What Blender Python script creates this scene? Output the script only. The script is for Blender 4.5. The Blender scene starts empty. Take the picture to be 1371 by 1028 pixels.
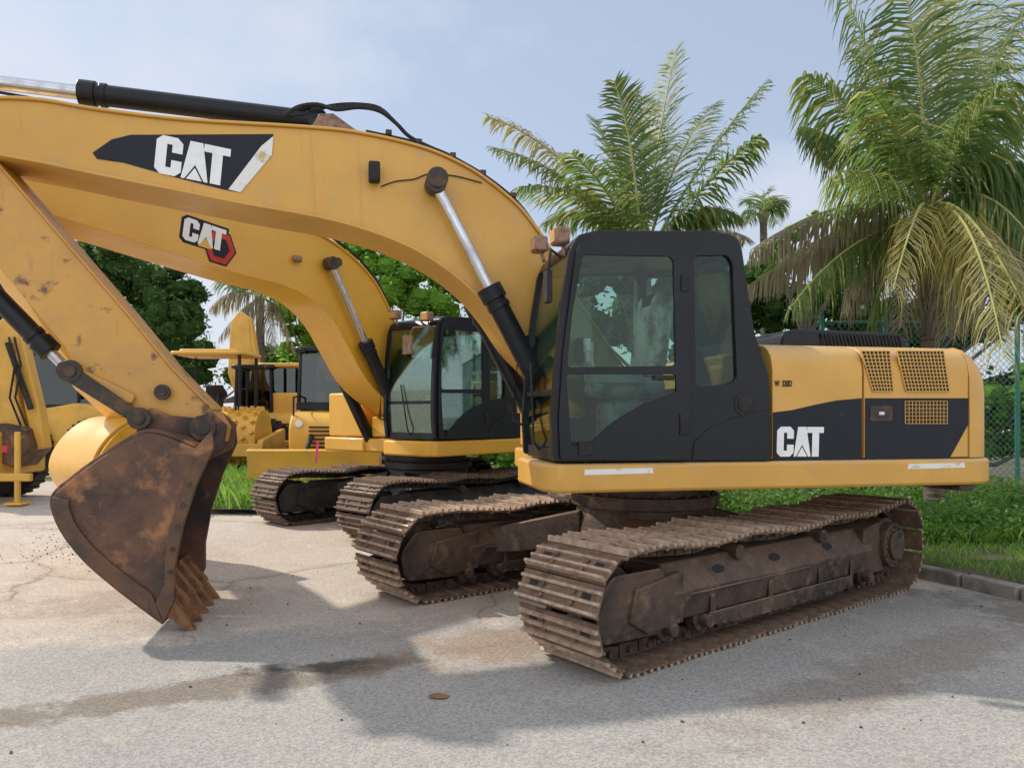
import bpy, bmesh, math, random
from mathutils import Vector, Matrix
R=math.radians; PI=math.pi; random.seed(7)
S=bpy.context.scene; COL=S.collection
F=1020.; HX=685.5; HY=555.; EYE=1.6
def at(px,py,Y): return Vector(((px-HX)/F*Y,Y,EYE+(HY-py)/F*Y))
def gr(px,py):
    Y=EYE*F/(py-HY); return Vector(((px-HX)/F*Y,Y,0))
# ---------------------------------------------------------------- materials
def N(nt,t,**k):
    n=nt.nodes.new(t)
    for a,b in k.items(): setattr(n,a,b)
    return n
def noise(nt,vec,scale,detail=6,rough=.6):
    n=N(nt,'ShaderNodeTexNoise'); n.inputs['Scale'].default_value=scale; n.inputs['Detail'].default_value=detail; n.inputs['Roughness'].default_value=rough
    nt.links.new(vec,n.inputs['Vector']); return n.outputs['Fac']
def ramp(nt,fac,lo,hi):
    n=N(nt,'ShaderNodeMapRange'); n.inputs['From Min'].default_value=lo; n.inputs['From Max'].default_value=hi
    nt.links.new(fac,n.inputs['Value']); return n.outputs['Result']
def mth(nt,op,a,b=None,c=None):
    n=N(nt,'ShaderNodeMath',operation=op)
    for i,v in enumerate((a,b,c)):
        if v is None: continue
        if isinstance(v,(int,float)): n.inputs[i].default_value=v
        else: nt.links.new(v,n.inputs[i])
    return n.outputs[0]
def mixc(nt,fac,a,b):
    n=N(nt,'ShaderNodeMix',data_type='RGBA')
    nt.links.new(fac,n.inputs[0])
    for s,v in ((6,a),(7,b)):
        if isinstance(v,tuple): n.inputs[s].default_value=(*v,1)
        else: nt.links.new(v,n.inputs[s])
    return n.outputs[2]
def mat(name,c1,c2=None,scale=4,lo=.45,hi=.65,rough=.5,metal=0,bump=0,bscale=60,coat=0,c3=None,s3=20,l3=.58,h3=.7,stretch=None,spec=.5,dust=None,streak=None):
    m=bpy.data.materials.new(name); m.use_nodes=True; nt=m.node_tree; b=nt.nodes['Principled BSDF']
    tc=N(nt,'ShaderNodeTexCoord').outputs['Object']; vec=tc
    if stretch:
        mp=N(nt,'ShaderNodeMapping'); mp.inputs['Scale'].default_value=stretch; nt.links.new(tc,mp.inputs['Vector']); vec=mp.outputs['Vector']
    if c2 is None: c2=tuple(x*.8 for x in c1)
    fac=ramp(nt,noise(nt,vec,scale,8),lo,hi); col=mixc(nt,fac,c1,c2)
    if c3: col=mixc(nt,ramp(nt,noise(nt,tc,s3,8),l3,h3),col,c3)
    if streak:  # thin runs and scratches down the paint
        mp=N(nt,'ShaderNodeMapping'); mp.inputs['Scale'].default_value=(9,9,.9); nt.links.new(tc,mp.inputs['Vector'])
        col=mixc(nt,mth(nt,'MULTIPLY',ramp(nt,noise(nt,mp.outputs['Vector'],2.2,9,.7),.60,.74),.55),col,streak)
    if dust:
        g=N(nt,'ShaderNodeNewGeometry'); sx=N(nt,'ShaderNodeSeparateXYZ'); nt.links.new(g.outputs['Normal'],sx.inputs[0])
        d=mth(nt,'MULTIPLY',ramp(nt,sx.outputs['Z'],.2,1.0),ramp(nt,noise(nt,tc,3,8),.25,.7)); col=mixc(nt,d,col,dust)
    nt.links.new(col,b.inputs['Base Color'])
    r=N(nt,'ShaderNodeMapRange'); r.inputs['To Min'].default_value=rough; r.inputs['To Max'].default_value=min(1,rough+.25)
    nt.links.new(fac,r.inputs['Value']); nt.links.new(r.outputs['Result'],b.inputs['Roughness'])
    b.inputs['Metallic'].default_value=metal; b.inputs['Coat Weight'].default_value=coat; b.inputs['Coat Roughness'].default_value=.15; b.inputs['Specular IOR Level'].default_value=spec
    if bump:
        bp=N(nt,'ShaderNodeBump'); bp.inputs['Strength'].default_value=bump; bp.inputs['Distance'].default_value=.01
        nt.links.new(noise(nt,tc,bscale,8),bp.inputs['Height']); nt.links.new(bp.outputs['Normal'],b.inputs['Normal'])
    return m
def leafmat(name,a,b_,t=.4):
    m=bpy.data.materials.new(name); m.use_nodes=True; nt=m.node_tree; nt.nodes.clear()
    o=N(nt,'ShaderNodeOutputMaterial'); g=N(nt,'ShaderNodeNewGeometry'); tc=N(nt,'ShaderNodeTexCoord').outputs['Object']
    c=mixc(nt,g.outputs['Random Per Island'],a,b_)
    c=mixc(nt,ramp(nt,noise(nt,tc,.8,3),.35,.65),c,tuple(x*.65 for x in a))
    d=N(nt,'ShaderNodeBsdfPrincipled'); d.inputs['Roughness'].default_value=.5; tr=N(nt,'ShaderNodeBsdfTranslucent'); mx=N(nt,'ShaderNodeMixShader'); mx.inputs[0].default_value=t
    nt.links.new(c,d.inputs['Base Color'])
    c2=mixc(nt,g.outputs['Random Per Island'],tuple(min(1,x*2.2) for x in a),tuple(min(1,x*2.2) for x in b_)); nt.links.new(c2,tr.inputs['Color'])
    nt.links.new(d.outputs[0],mx.inputs[1]); nt.links.new(tr.outputs[0],mx.inputs[2]); nt.links.new(mx.outputs[0],o.inputs[0]); return m
def glassmat(name,tint,refl=0.,k=.8):
    m=bpy.data.materials.new(name); m.use_nodes=True; nt=m.node_tree; nt.nodes.clear()
    o=N(nt,'ShaderNodeOutputMaterial'); t=N(nt,'ShaderNodeBsdfTransparent'); t.inputs[0].default_value=(*tint,1)
    g=N(nt,'ShaderNodeBsdfGlossy'); g.inputs['Roughness'].default_value=.02; g.inputs[0].default_value=(.9,.95,.95,1)
    f=N(nt,'ShaderNodeFresnel'); f.inputs[0].default_value=1.45
    mx=N(nt,'ShaderNodeMixShader'); nt.links.new(mth(nt,'MULTIPLY_ADD',f.outputs[0],k,refl),mx.inputs[0])
    nt.links.new(t.outputs[0],mx.inputs[1]); nt.links.new(g.outputs[0],mx.inputs[2]); nt.links.new(mx.outputs[0],o.inputs[0]); return m
M={}
DUST=(.56,.42,.25)
M['yel']=mat('yellow_paint',(.70,.375,.062),(.61,.325,.065),1.4,.4,.7,rough=.36,coat=.12,c3=(.56,.34,.12),s3=6,l3=.55,h3=.8,dust=DUST,streak=(.44,.25,.09))
M['yel2']=mat('clean_yellow_paint',(.76,.41,.04),(.70,.37,.045),2,.4,.7,rough=.3,coat=.25)
M['yelworn']=mat('worn_yellow_paint',(.64,.335,.07),(.50,.275,.09),2.5,.42,.7,rough=.42,c3=(.17,.085,.045),s3=4.5,l3=.60,h3=.67,bump=.08,streak=(.28,.14,.06))
M['yelfar']=mat('far_yellow_paint',(.76,.43,.06),(.6,.34,.07),1.2,rough=.4,streak=(.4,.24,.08))
M['blk']=mat('black_paint',(.007,.008,.011),(.012,.013,.016),3,rough=.3,c3=(.03,.027,.025),s3=6,l3=.6,h3=.85,spec=.35)
M['decal']=mat('navy_decal',(.010,.013,.022),(.02,.02,.025),5,rough=.42,c3=(.12,.09,.055),s3=12,l3=.70,h3=.78,spec=.3)
M['white']=mat('white_decal',(.86,.86,.84),(.80,.79,.76),14,rough=.5)
M['wornwhite']=mat('worn_white_decal',(.80,.78,.74),(.60,.45,.22),7,.56,.64,rough=.6)
M['red']=mat('red_decal',(.55,.03,.02),rough=.4)
M['rub']=mat('black_rubber',(.018,.018,.019),(.045,.04,.035),10,rough=.6,bump=.1,spec=.3)
M['hose']=mat('hose_rubber',(.012,.012,.013),(.04,.032,.028),12,rough=.5,spec=.3)
M['track']=mat('dusty_track_steel',(.20,.125,.082),(.095,.06,.042),7,.4,.65,rough=.58,metal=.15,bump=.5,bscale=45,c3=(.33,.225,.15),s3=14,l3=.5,h3=.75)
M['tredge']=mat('worn_grouser_steel',(.52,.39,.285),(.32,.205,.14),12,.4,.65,rough=.45,metal=.3,bump=.3,bscale=60)
M['track2']=mat('dark_track_steel',(.10,.078,.062),(.17,.13,.10),6,.4,.65,rough=.6,metal=.25,bump=.4,bscale=45)
M['frame']=mat('muddy_frame',(.10,.058,.036),(.028,.020,.016),2.6,.4,.60,rough=.5,bump=1.0,bscale=18,c3=(.22,.14,.085),s3=5,l3=.54,h3=.72,dust=(.29,.185,.115),streak=(.022,.017,.015))
M['frame2']=mat('black_frame',(.018,.018,.02),(.06,.048,.038),4,rough=.5,bump=.2)
M['rust']=mat('rusty_bucket_steel',(.17,.080,.045),(.060,.042,.037),2.4,.38,.62,rough=.5,metal=.2,bump=.6,bscale=24,c3=(.36,.165,.07),s3=4.5,l3=.55,h3=.68,streak=(.045,.034,.031))
M['rustdk']=mat('worn_bucket_edge',(.085,.055,.042),(.19,.095,.05),5,.4,.65,rough=.45,metal=.35,bump=.5,bscale=30,streak=(.03,.025,.023))
M['tooth']=mat('rusty_tooth_steel',(.34,.165,.072),(.15,.075,.042),9,rough=.55,metal=.2,bump=.4,bscale=40)
M['chrome']=mat('chrome_rod',(.66,.67,.70),(.5,.5,.5),8,rough=.2,metal=1)
M['pin']=mat('greasy_pin_steel',(.05,.04,.035),(.15,.09,.05),12,rough=.5,metal=.4,bump=.2)
M['glass']=glassmat('cab_glass',(.78,.88,.82))
M['glassd']=glassmat('dark_glass',(.60,.70,.66))
M['glassf']=glassmat('far_dark_glass',(.25,.30,.30),.05)
M['plastic']=mat('clear_plastic_cover',(.60,.63,.60),(.34,.36,.35),5,.4,.6,rough=.16,bump=1.0,bscale=12,c3=(.10,.105,.10),s3=5,l3=.54,h3=.66)
M['seat_hole']=mat('dark_fabric_and_hole_shade',(.025,.025,.027),rough=.8)  # seat fabric, also the painted dark inside grille, frame and shoe holes
M['lamp']=mat('dusty_lamp',(.30,.17,.10),(.15,.08,.05),20,rough=.3)
M['orange']=mat('amber_lens',(.6,.32,.12),rough=.2)
M['kerbm']=mat('kerb_concrete',(.30,.27,.23),(.15,.14,.11),4,rough=.9,bump=.5)
M['fencep']=mat('green_fence_paint',(.03,.20,.15),(.05,.14,.11),6,rough=.5)
M['wire']=mat('fence_wire',(.10,.20,.17),rough=.5,metal=.2)
M['bark']=mat('palm_bark',(.15,.12,.095),(.06,.048,.038),5,rough=.9,bump=.9,bscale=14,stretch=(1,1,6))
M['pink']=mat('pink_ribbon',(.8,.08,.3),rough=.6)
M['soil']=mat('dark_soil',(.10,.08,.05),(.05,.07,.03),2,rough=1,bump=.5)
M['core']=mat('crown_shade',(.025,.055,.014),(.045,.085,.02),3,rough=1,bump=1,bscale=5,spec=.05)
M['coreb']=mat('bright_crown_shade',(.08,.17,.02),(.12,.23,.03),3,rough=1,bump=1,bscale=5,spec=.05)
M['l_dark']=leafmat('dark_leaves',(.050,.105,.026),(.10,.18,.040),.32)
M['l_mid']=leafmat('mid_leaves',(.08,.18,.028),(.16,.29,.045),.38)
M['l_bright']=leafmat('bright_leaves',(.16,.32,.035),(.28,.45,.06),.45)
M['p_green']=leafmat('palm_green',(.085,.15,.035),(.17,.23,.06),.45)
M['p_yel']=leafmat('palm_yellow',(.30,.28,.08),(.45,.39,.14),.38)
M['p_dry']=leafmat('palm_dry',(.22,.19,.11),(.35,.30,.18),.3)
M['rach']=mat('palm_rachis',(.34,.34,.10),(.22,.26,.07),5,rough=.5)
M['grass']=leafmat('grass_blades',(.11,.22,.028),(.24,.37,.07),.38)
# ---------------------------------------------------------------- mesh builder
class MB:
    def __init__(s): s.v=[]; s.f=[]; s.m=[]; s.mi=0
    def add(s,vs,fs):
        o=len(s.v); s.v+=[tuple(v) for v in vs]; s.f+=[tuple(i+o for i in f) for f in fs]; s.m+=[s.mi]*len(fs); return s
    def box(s,c,d,rot=None):
        vs=[Vector((x*d[0]/2,y*d[1]/2,z*d[2]/2)) for x in(-1,1) for y in(-1,1) for z in(-1,1)]
        if rot is not None: vs=[rot@v for v in vs]
        return s.add([v+Vector(c) for v in vs],[(0,1,3,2),(4,6,7,5),(0,4,5,1),(2,3,7,6),(0,2,6,4),(1,5,7,3)])
    def cyl(s,a,b,r,r2=None,n=20):
        a=Vector(a);b=Vector(b); r2=r if r2 is None else r2; q=(b-a).to_track_quat('Z','Y')
        vs=[]
        for p,rr in((a,r),(b,r2)):
            for i in range(n): vs.append(p+q@Vector((rr*math.cos(2*PI*i/n),rr*math.sin(2*PI*i/n),0)))
        return s.add(vs,[tuple(range(n))[::-1],tuple(range(n,2*n))]+[(i,(i+1)%n,n+(i+1)%n,n+i) for i in range(n)])
    def tube(s,pts,r,n=8,r1=None):
        pts=[Vector(p) for p in pts]; vs=[]; m=len(pts); r1=r if r1 is None else r1
        for k,p in enumerate(pts):
            t=(pts[min(k+1,m-1)]-pts[max(k-1,0)]); q=t.to_track_quat('Z','Y'); rr=r+(r1-r)*k/max(1,m-1)
            for i in range(n): vs.append(p+q@Vector((rr*math.cos(2*PI*i/n),rr*math.sin(2*PI*i/n),0)))
        fs=[(k*n+i,k*n+(i+1)%n,(k+1)*n+(i+1)%n,(k+1)*n+i) for k in range(m-1) for i in range(n)]
        return s.add(vs,fs+[tuple(range(n))[::-1],tuple(range((m-1)*n,m*n))])
    def _pr(s,A,B):
        n=len(A); return s.add(A+B,[tuple(range(n)),tuple(range(n,2*n))[::-1]]+[(i,n+i,n+(i+1)%n,(i+1)%n) for i in range(n)])
    def prism(s,p,y0,y1): return s._pr([(x,y0,z) for x,z in p],[(x,y1,z) for x,z in p])
    def prismx(s,p,x0,x1): return s._pr([(x0,y,z) for y,z in p],[(x1,y,z) for y,z in p])
    def plan(s,p,z0,z1): return s._pr([(x,y,z0) for x,y in p],[(x,y,z1) for x,y in p])
    def ribbon(s,p,y0,y1,th):
        L=[]
        for i,(x,z) in enumerate(p):
            a=p[max(0,i-1)];b=p[min(len(p)-1,i+1)];dx,dz=b[0]-a[0],b[1]-a[1];l=math.hypot(dx,dz) or 1
            L.append((x-dz/l*th,z+dx/l*th))
        return s.prism(list(p)+L[::-1],y0,y1)
    def build(s,name,m,parent=None,bev=0,recalc=True,ang=35,loc=None,rot=None):
        me=bpy.data.meshes.new(name); me.from_pydata(s.v,[],s.f)
        ms=m if isinstance(m,list) else [m]
        for x in ms: me.materials.append(M[x])
        if len(ms)>1: me.polygons.foreach_set('material_index',s.m)
        return fin(name,me,parent,bev,recalc,ang,loc,rot)
def fin(name,me,parent,bev=0,recalc=True,ang=35,loc=None,rot=None):
    if recalc:
        bm=bmesh.new(); bm.from_mesh(me); bmesh.ops.remove_doubles(bm,verts=bm.verts,dist=1e-5) if recalc=='d' else None
        bmesh.ops.recalc_face_normals(bm,faces=bm.faces); bm.to_mesh(me); bm.free()
        me.polygons.foreach_set('use_smooth',[True]*len(me.polygons)); me.set_sharp_from_angle(angle=R(ang))
    o=bpy.data.objects.new(name,me); COL.objects.link(o)
    if parent: o.parent=parent
    if loc: o.location=loc
    if rot: o.rotation_euler=rot
    if bev:
        b=o.modifiers.new('bevel','BEVEL'); b.width=bev; b.segments=2; b.limit_method='ANGLE'; b.angle_limit=R(40)
    return o
def plate(name,outer,holes,y0,y1,m,parent,bev=.005):
    cu=bpy.data.curves.new('c','CURVE'); cu.dimensions='2D'; cu.fill_mode='BOTH'; cu.extrude=abs(y1-y0)/2
    for pts in [outer]+holes:
        sp=cu.splines.new('POLY'); sp.points.add(len(pts)-1)
        for i,(x,z) in enumerate(pts): sp.points[i].co=(x,z,0,1)
        sp.use_cyclic_u=True
    ob=bpy.data.objects.new('c',cu); COL.objects.link(ob)
    me=bpy.data.meshes.new_from_object(ob.evaluated_get(bpy.context.evaluated_depsgraph_get())); bpy.data.objects.remove(ob)
    ym=(y0+y1)/2
    for v in me.vertices: x,y,z=v.co; v.co=(x,-z+ym,y)
    me.materials.clear(); me.materials.append(M[m]); me.name=name
    return fin(name,me,parent,bev,'d')
def rc(pts,r,n=4):
    out=[];L=len(pts)
    for i in range(L):
        p=Vector(pts[i]);a=Vector(pts[i-1])-p;b=Vector(pts[(i+1)%L])-p; rr=min(r,a.length*.45,b.length*.45)
        A=p+a.normalized()*rr;B=p+b.normalized()*rr
        for k in range(n+1):
            t=k/n; q=A*(1-t)**2+p*2*t*(1-t)+B*t*t; out.append((q.x,q.y))
    return out
def cr(pts,n=5):
    P=[Vector(p) for p in pts];P=[P[0]*2-P[1]]+P+[P[-1]*2-P[-2]];out=[]
    for i in range(1,len(P)-2):
        for k in range(n):
            t=k/n; a,b,c,d=P[i-1:i+3]
            out.append(tuple(.5*((2*b)+(c-a)*t+(2*a-5*b+4*c-d)*t*t+(3*b-a-3*c+d)*t**3)))
    out.append(tuple(P[-2])); return out
def thing(name,label,cat,loc,rz=0,group=None):
    o=bpy.data.objects.new(name,None); o.empty_display_size=.2; COL.objects.link(o); o.location=loc; o.rotation_euler=(0,0,rz); o['label']=label;o['category']=cat
    if group:o['group']=group
    return o
def tag(o,label,cat=None,group=None,kind=None):
    o['label']=label
    if cat:o['category']=cat
    if group:o['group']=group
    if kind:o['kind']=kind
    return o
class Fr:
    def __init__(s,C,a): s.C=C;s.a=a;s.r=(math.cos(a),math.sin(a));s.q=(math.sin(a),-math.cos(a))
    def T(s,px,py,v):
        k=(px-HX)/F; sx=(s.C[0]+v*s.q[0]-k*(s.C[1]+v*s.q[1]))/(s.r[0]-k*s.r[1]); Y=s.C[1]-sx*s.r[1]+v*s.q[1]
        return (-sx,EYE+(HY-py)/F*Y)
    def L(s,pts,v): return [s.T(p[0],p[1],v) for p in pts]
    def P(s,px,py,v): x,z=s.T(px,py,v); return Vector((x,-v,z))
LC=[(.0,.13),(.0,.87),(.08,1),(.29,1),(.37,.87),(.37,.60),(.225,.60),(.225,.80),(.15,.80),(.15,.20),(.225,.20),(.225,.40),(.37,.40),(.37,.13),(.29,0),(.08,0)]
LA=[(.375,0),(.465,1),(.645,1),(.755,0),(.70,0),(.56,.40),(.425,0)]
LTR=[(.45,0),(.56,.32),(.675,0)]
LT=[(.665,1),(1.04,1),(1.04,.80),(.935,.80),(.935,0),(.785,0),(.785,.80),(.665,.80)]
def logo(parent,O,Ux,Vx,y,tri='white'):
    O=Vector(O);U=Vector(Ux)-O;V=Vector(Vx)-O
    f=lambda P:[tuple(O+U*a+V*b) for a,b in P]
    mb=MB()
    for l in (LC,LA,LT): mb.prism(f(l),y-.004,y)
    mb.build('logo_lettering','white',parent,recalc=True)
    MB().prism(f(LTR),y-.004,y).build('logo_triangle',tri,parent)
Mn=Fr((1.2,6.92),R(11.6)); Sc=Fr((-1.28,11.66),R(50))
A=lambda *p:Mn.L(p,1.4)
# ---------------------------------------------------------------- undercarriage
def undercarriage(root,rot,ms,mf,me_):
    ci=(-1.74,.395);ri=.31;cs=(1.76,.42);rs=.335
    P=[]
    arc=lambda c,r,a0,a1,n:[(c[0]+r*math.cos(R(a0+(a1-a0)*k/n)),c[1]+r*math.sin(R(a0+(a1-a0)*k/n))) for k in range(n+1)]
    P+=arc(ci,ri,265,90,24)
    P+=cr([(-1.5,.708),(-.95,.672),(-.5,.702),(.1,.668),(.65,.706),(1.2,.695),(1.55,.735)],5)
    P+=arc(cs,rs,85,-90,24)
    P+=[(1.4,.085),(-1.4,.085)]
    D=[0]
    for i in range(len(P)): a=P[i];b=P[(i+1)%len(P)];D.append(D[-1]+math.hypot(b[0]-a[0],b[1]-a[1]))
    n=round(D[-1]/.185)
    smb=MB()
    w=.36
    smb.box((0,0,.052),(.182,2*w,.014))
    smb.prism([(-.1,.05),(-.105,.034),(-.086,.034),(-.075,.05)],-w,w)
    for sy in(-.14,.14):
        for gx in(-.045,.025): smb.cyl((gx,sy,.055),(gx,sy,.076),.016,n=6)
    smb.mi=1
    for gx,h_ in((-.082,.094),(-.018,.08),(.048,.08)): smb.prism([(gx-.014,.058),(gx-.009,h_),(gx+.009,h_),(gx+.014,.058)],-w,w)
    smb.mi=2
    for sy in(-.24,.24): smb.box((.014,sy,.0596),(.036,.08,.002))  # dark slabs on the pad, standing for shade inside its mud slots
    sme=None
    rr=Matrix.Rotation(rot,3,'Z')
    for sd in(-1,1):
        loc=rr@Vector((0,sd*1.15,0))
        ch=MB(); shoes=[]
        for k in range(n):
            d=D[-1]*k/n; i=max(j for j in range(len(P)) if D[j]<=d+1e-9); a=P[i];b=P[(i+1)%len(P)];t=(d-D[i])/(D[i+1]-D[i])
            p=(a[0]+(b[0]-a[0])*t,a[1]+(b[1]-a[1])*t); phi=-math.atan2(b[1]-a[1],b[0]-a[0])
            Rm=Matrix.Rotation(phi,3,'Y')
            for yy in(-.1,.1): ch.box((p[0],yy,p[1]),(.17,.045,.085),Rm)
            ch.cyl((p[0],-.15,p[1]),(p[0],.15,p[1]),.024,n=8)
            shoes.append((p,phi))
        tr=ch.build('crawler_track',mf,root,loc=loc,rot=(0,0,rot))
        for p,phi in shoes:
            if sme is None:
                o=smb.build('track_shoe',[ms,me_,'seat_hole'],tr,bev=.003); sme=o
            else:
                o=sme.copy(); COL.objects.link(o); o.parent=tr
            o.location=(p[0],random.uniform(-.01,.01),p[1]+random.uniform(-.003,.003)); o.rotation_euler=(random.uniform(-.008,.008),phi+random.uniform(-.035,.035),random.uniform(-.008,.008))
        f=MB()
        f.prismx([(-.25,.24),(-.27,.42),(-.14,.60),(.14,.60),(.27,.42),(.25,.24)],-1.30,1.38)
        f.prism([(-1.72,.30),(-1.66,.50),(-1.2,.56),(-1.2,.22),(-1.55,.20)],-.262,-.20); f.prism([(-1.72,.30),(-1.66,.50),(-1.2,.56),(-1.2,.22),(-1.55,.20)],.20,.262)
        f.prism(rc([(-1.95,.19),(-2.0,.42),(-1.85,.60),(-1.36,.60),(-1.36,.17)],.06),-.235,-.21)
        f.prism(rc([(-1.95,.19),(-2.0,.42),(-1.85,.60),(-1.36,.60),(-1.36,.17)],.06),.21,.235)
        f.prism([(-.95,.16),(-.95,.25),(1.0,.25),(1.0,.16),(.7,.13),(-.6,.13)],-.285,-.265)
        f.prism([(1.25,.20),(1.28,.60),(1.55,.64),(1.62,.2)],-.24,.24)
        for t in(-.9,-.2,.5,1.0): f.box((t,-.272,.30),(.05,.02,.14))
        f.box((-.4,-.275,.40),(1.5,.02,.02))
        tf=f.build('track_frame',mf,root,bev=.018,loc=loc,rot=(0,0,rot))
        for t in(-.75,-.05,.72):
            vs=[];c=Vector((t,-.208,.514)); nn=14
            for i in range(nn): vs.append(c+Matrix.Rotation(R(54),3,'X')@Vector((.07*math.cos(2*PI*i/nn),.032*math.sin(2*PI*i/nn),.0)))
            MB().add(vs,[tuple(range(nn))]).build('frame_hole_shade','seat_hole',tf,recalc=False)  # flat dark oval painted on the frame for the shade in a hole
        for k in range(8):
            t=-1.32+k*.375; r=MB().cyl((t,-.20,.20),(t,.20,.20),.075).cyl((t,-.22,.20),(t,-.13,.20),.095).cyl((t,.13,.20),(t,.22,.20),.095).cyl((t,-.29,.19),(t,.29,.19),.045)
            r.build('track_roller',mf,tf,bev=.006)
        for t in(-.5,.65): MB().cyl((t,-.22,.60),(t,.22,.60),.055).build('carrier_roller',mf,tf,bev=.006)
        MB().cyl((ci[0],-.075,ci[1]),(ci[0],.075,ci[1]),.25,n=32).cyl((ci[0],-.19,ci[1]),(ci[0],.19,ci[1]),.12).build('idler_wheel',mf,tf,bev=.01)
        teeth=[]
        for k in range(44):
            a=2*PI*k/44; r=.30 if k%2 else .255
            teeth.append((cs[0]+r*math.cos(a),cs[1]+r*math.sin(a)))
        MB().prism(teeth,-.04,.04).build('drive_sprocket',mf,tf)
        fd=MB().cyl((cs[0],-.28,cs[1]),(cs[0],.25,cs[1]),.20,n=28).cyl((cs[0],-.31,cs[1]),(cs[0],-.28,cs[1]),.13,n=24).cyl((cs[0],-.2,cs[1]),(cs[0],.25,cs[1]),.235,n=28)
        for k in range(12): a=2*PI*k/12; fd.cyl((cs[0]+.165*math.cos(a),-.295,cs[1]+.165*math.sin(a)),(cs[0]+.165*math.cos(a),-.27,cs[1]+.165*math.sin(a)),.015,n=6)
        fd.build('final_drive',mf,tf,bev=.006)
    c=MB(); c.cyl((0,0,.42),(0,0,.80),.68,.60,n=32)
    for sx in(-1,1):
        for sy in(-1,1):
            p=[Vector((sx*.25,sy*.35,0)),Vector((sx*.62,sy*.2,0)),Vector((sx*1.05,sy*.95,0)),Vector((sx*.5,sy*.95,0))]
            zt=[.76,.76,.56,.56]; zb=[.45,.45,.32,.32]
            c.add([(q.x,q.y,z) for q,z in zip(p,zb)]+[(q.x,q.y,z) for q,z in zip(p,zt)],[(0,1,2,3),(4,5,6,7),(0,4,5,1),(1,5,6,2),(2,6,7,3),(3,7,4,0)])
    c.build('car_body',mf,root,bev=.015,rot=(0,0,rot))
    b=MB().cyl((0,0,.80),(0,0,.90),.66,n=40).cyl((0,0,.90),(0,0,1.05),.58,n=40)
    for k in range(28): a=2*PI*k/28; b.cyl((.62*math.cos(a),.62*math.sin(a),.90),(.62*math.cos(a),.62*math.sin(a),.925),.018,n=6)
    b.build('swing_bearing',mf,root,bev=.008)
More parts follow.
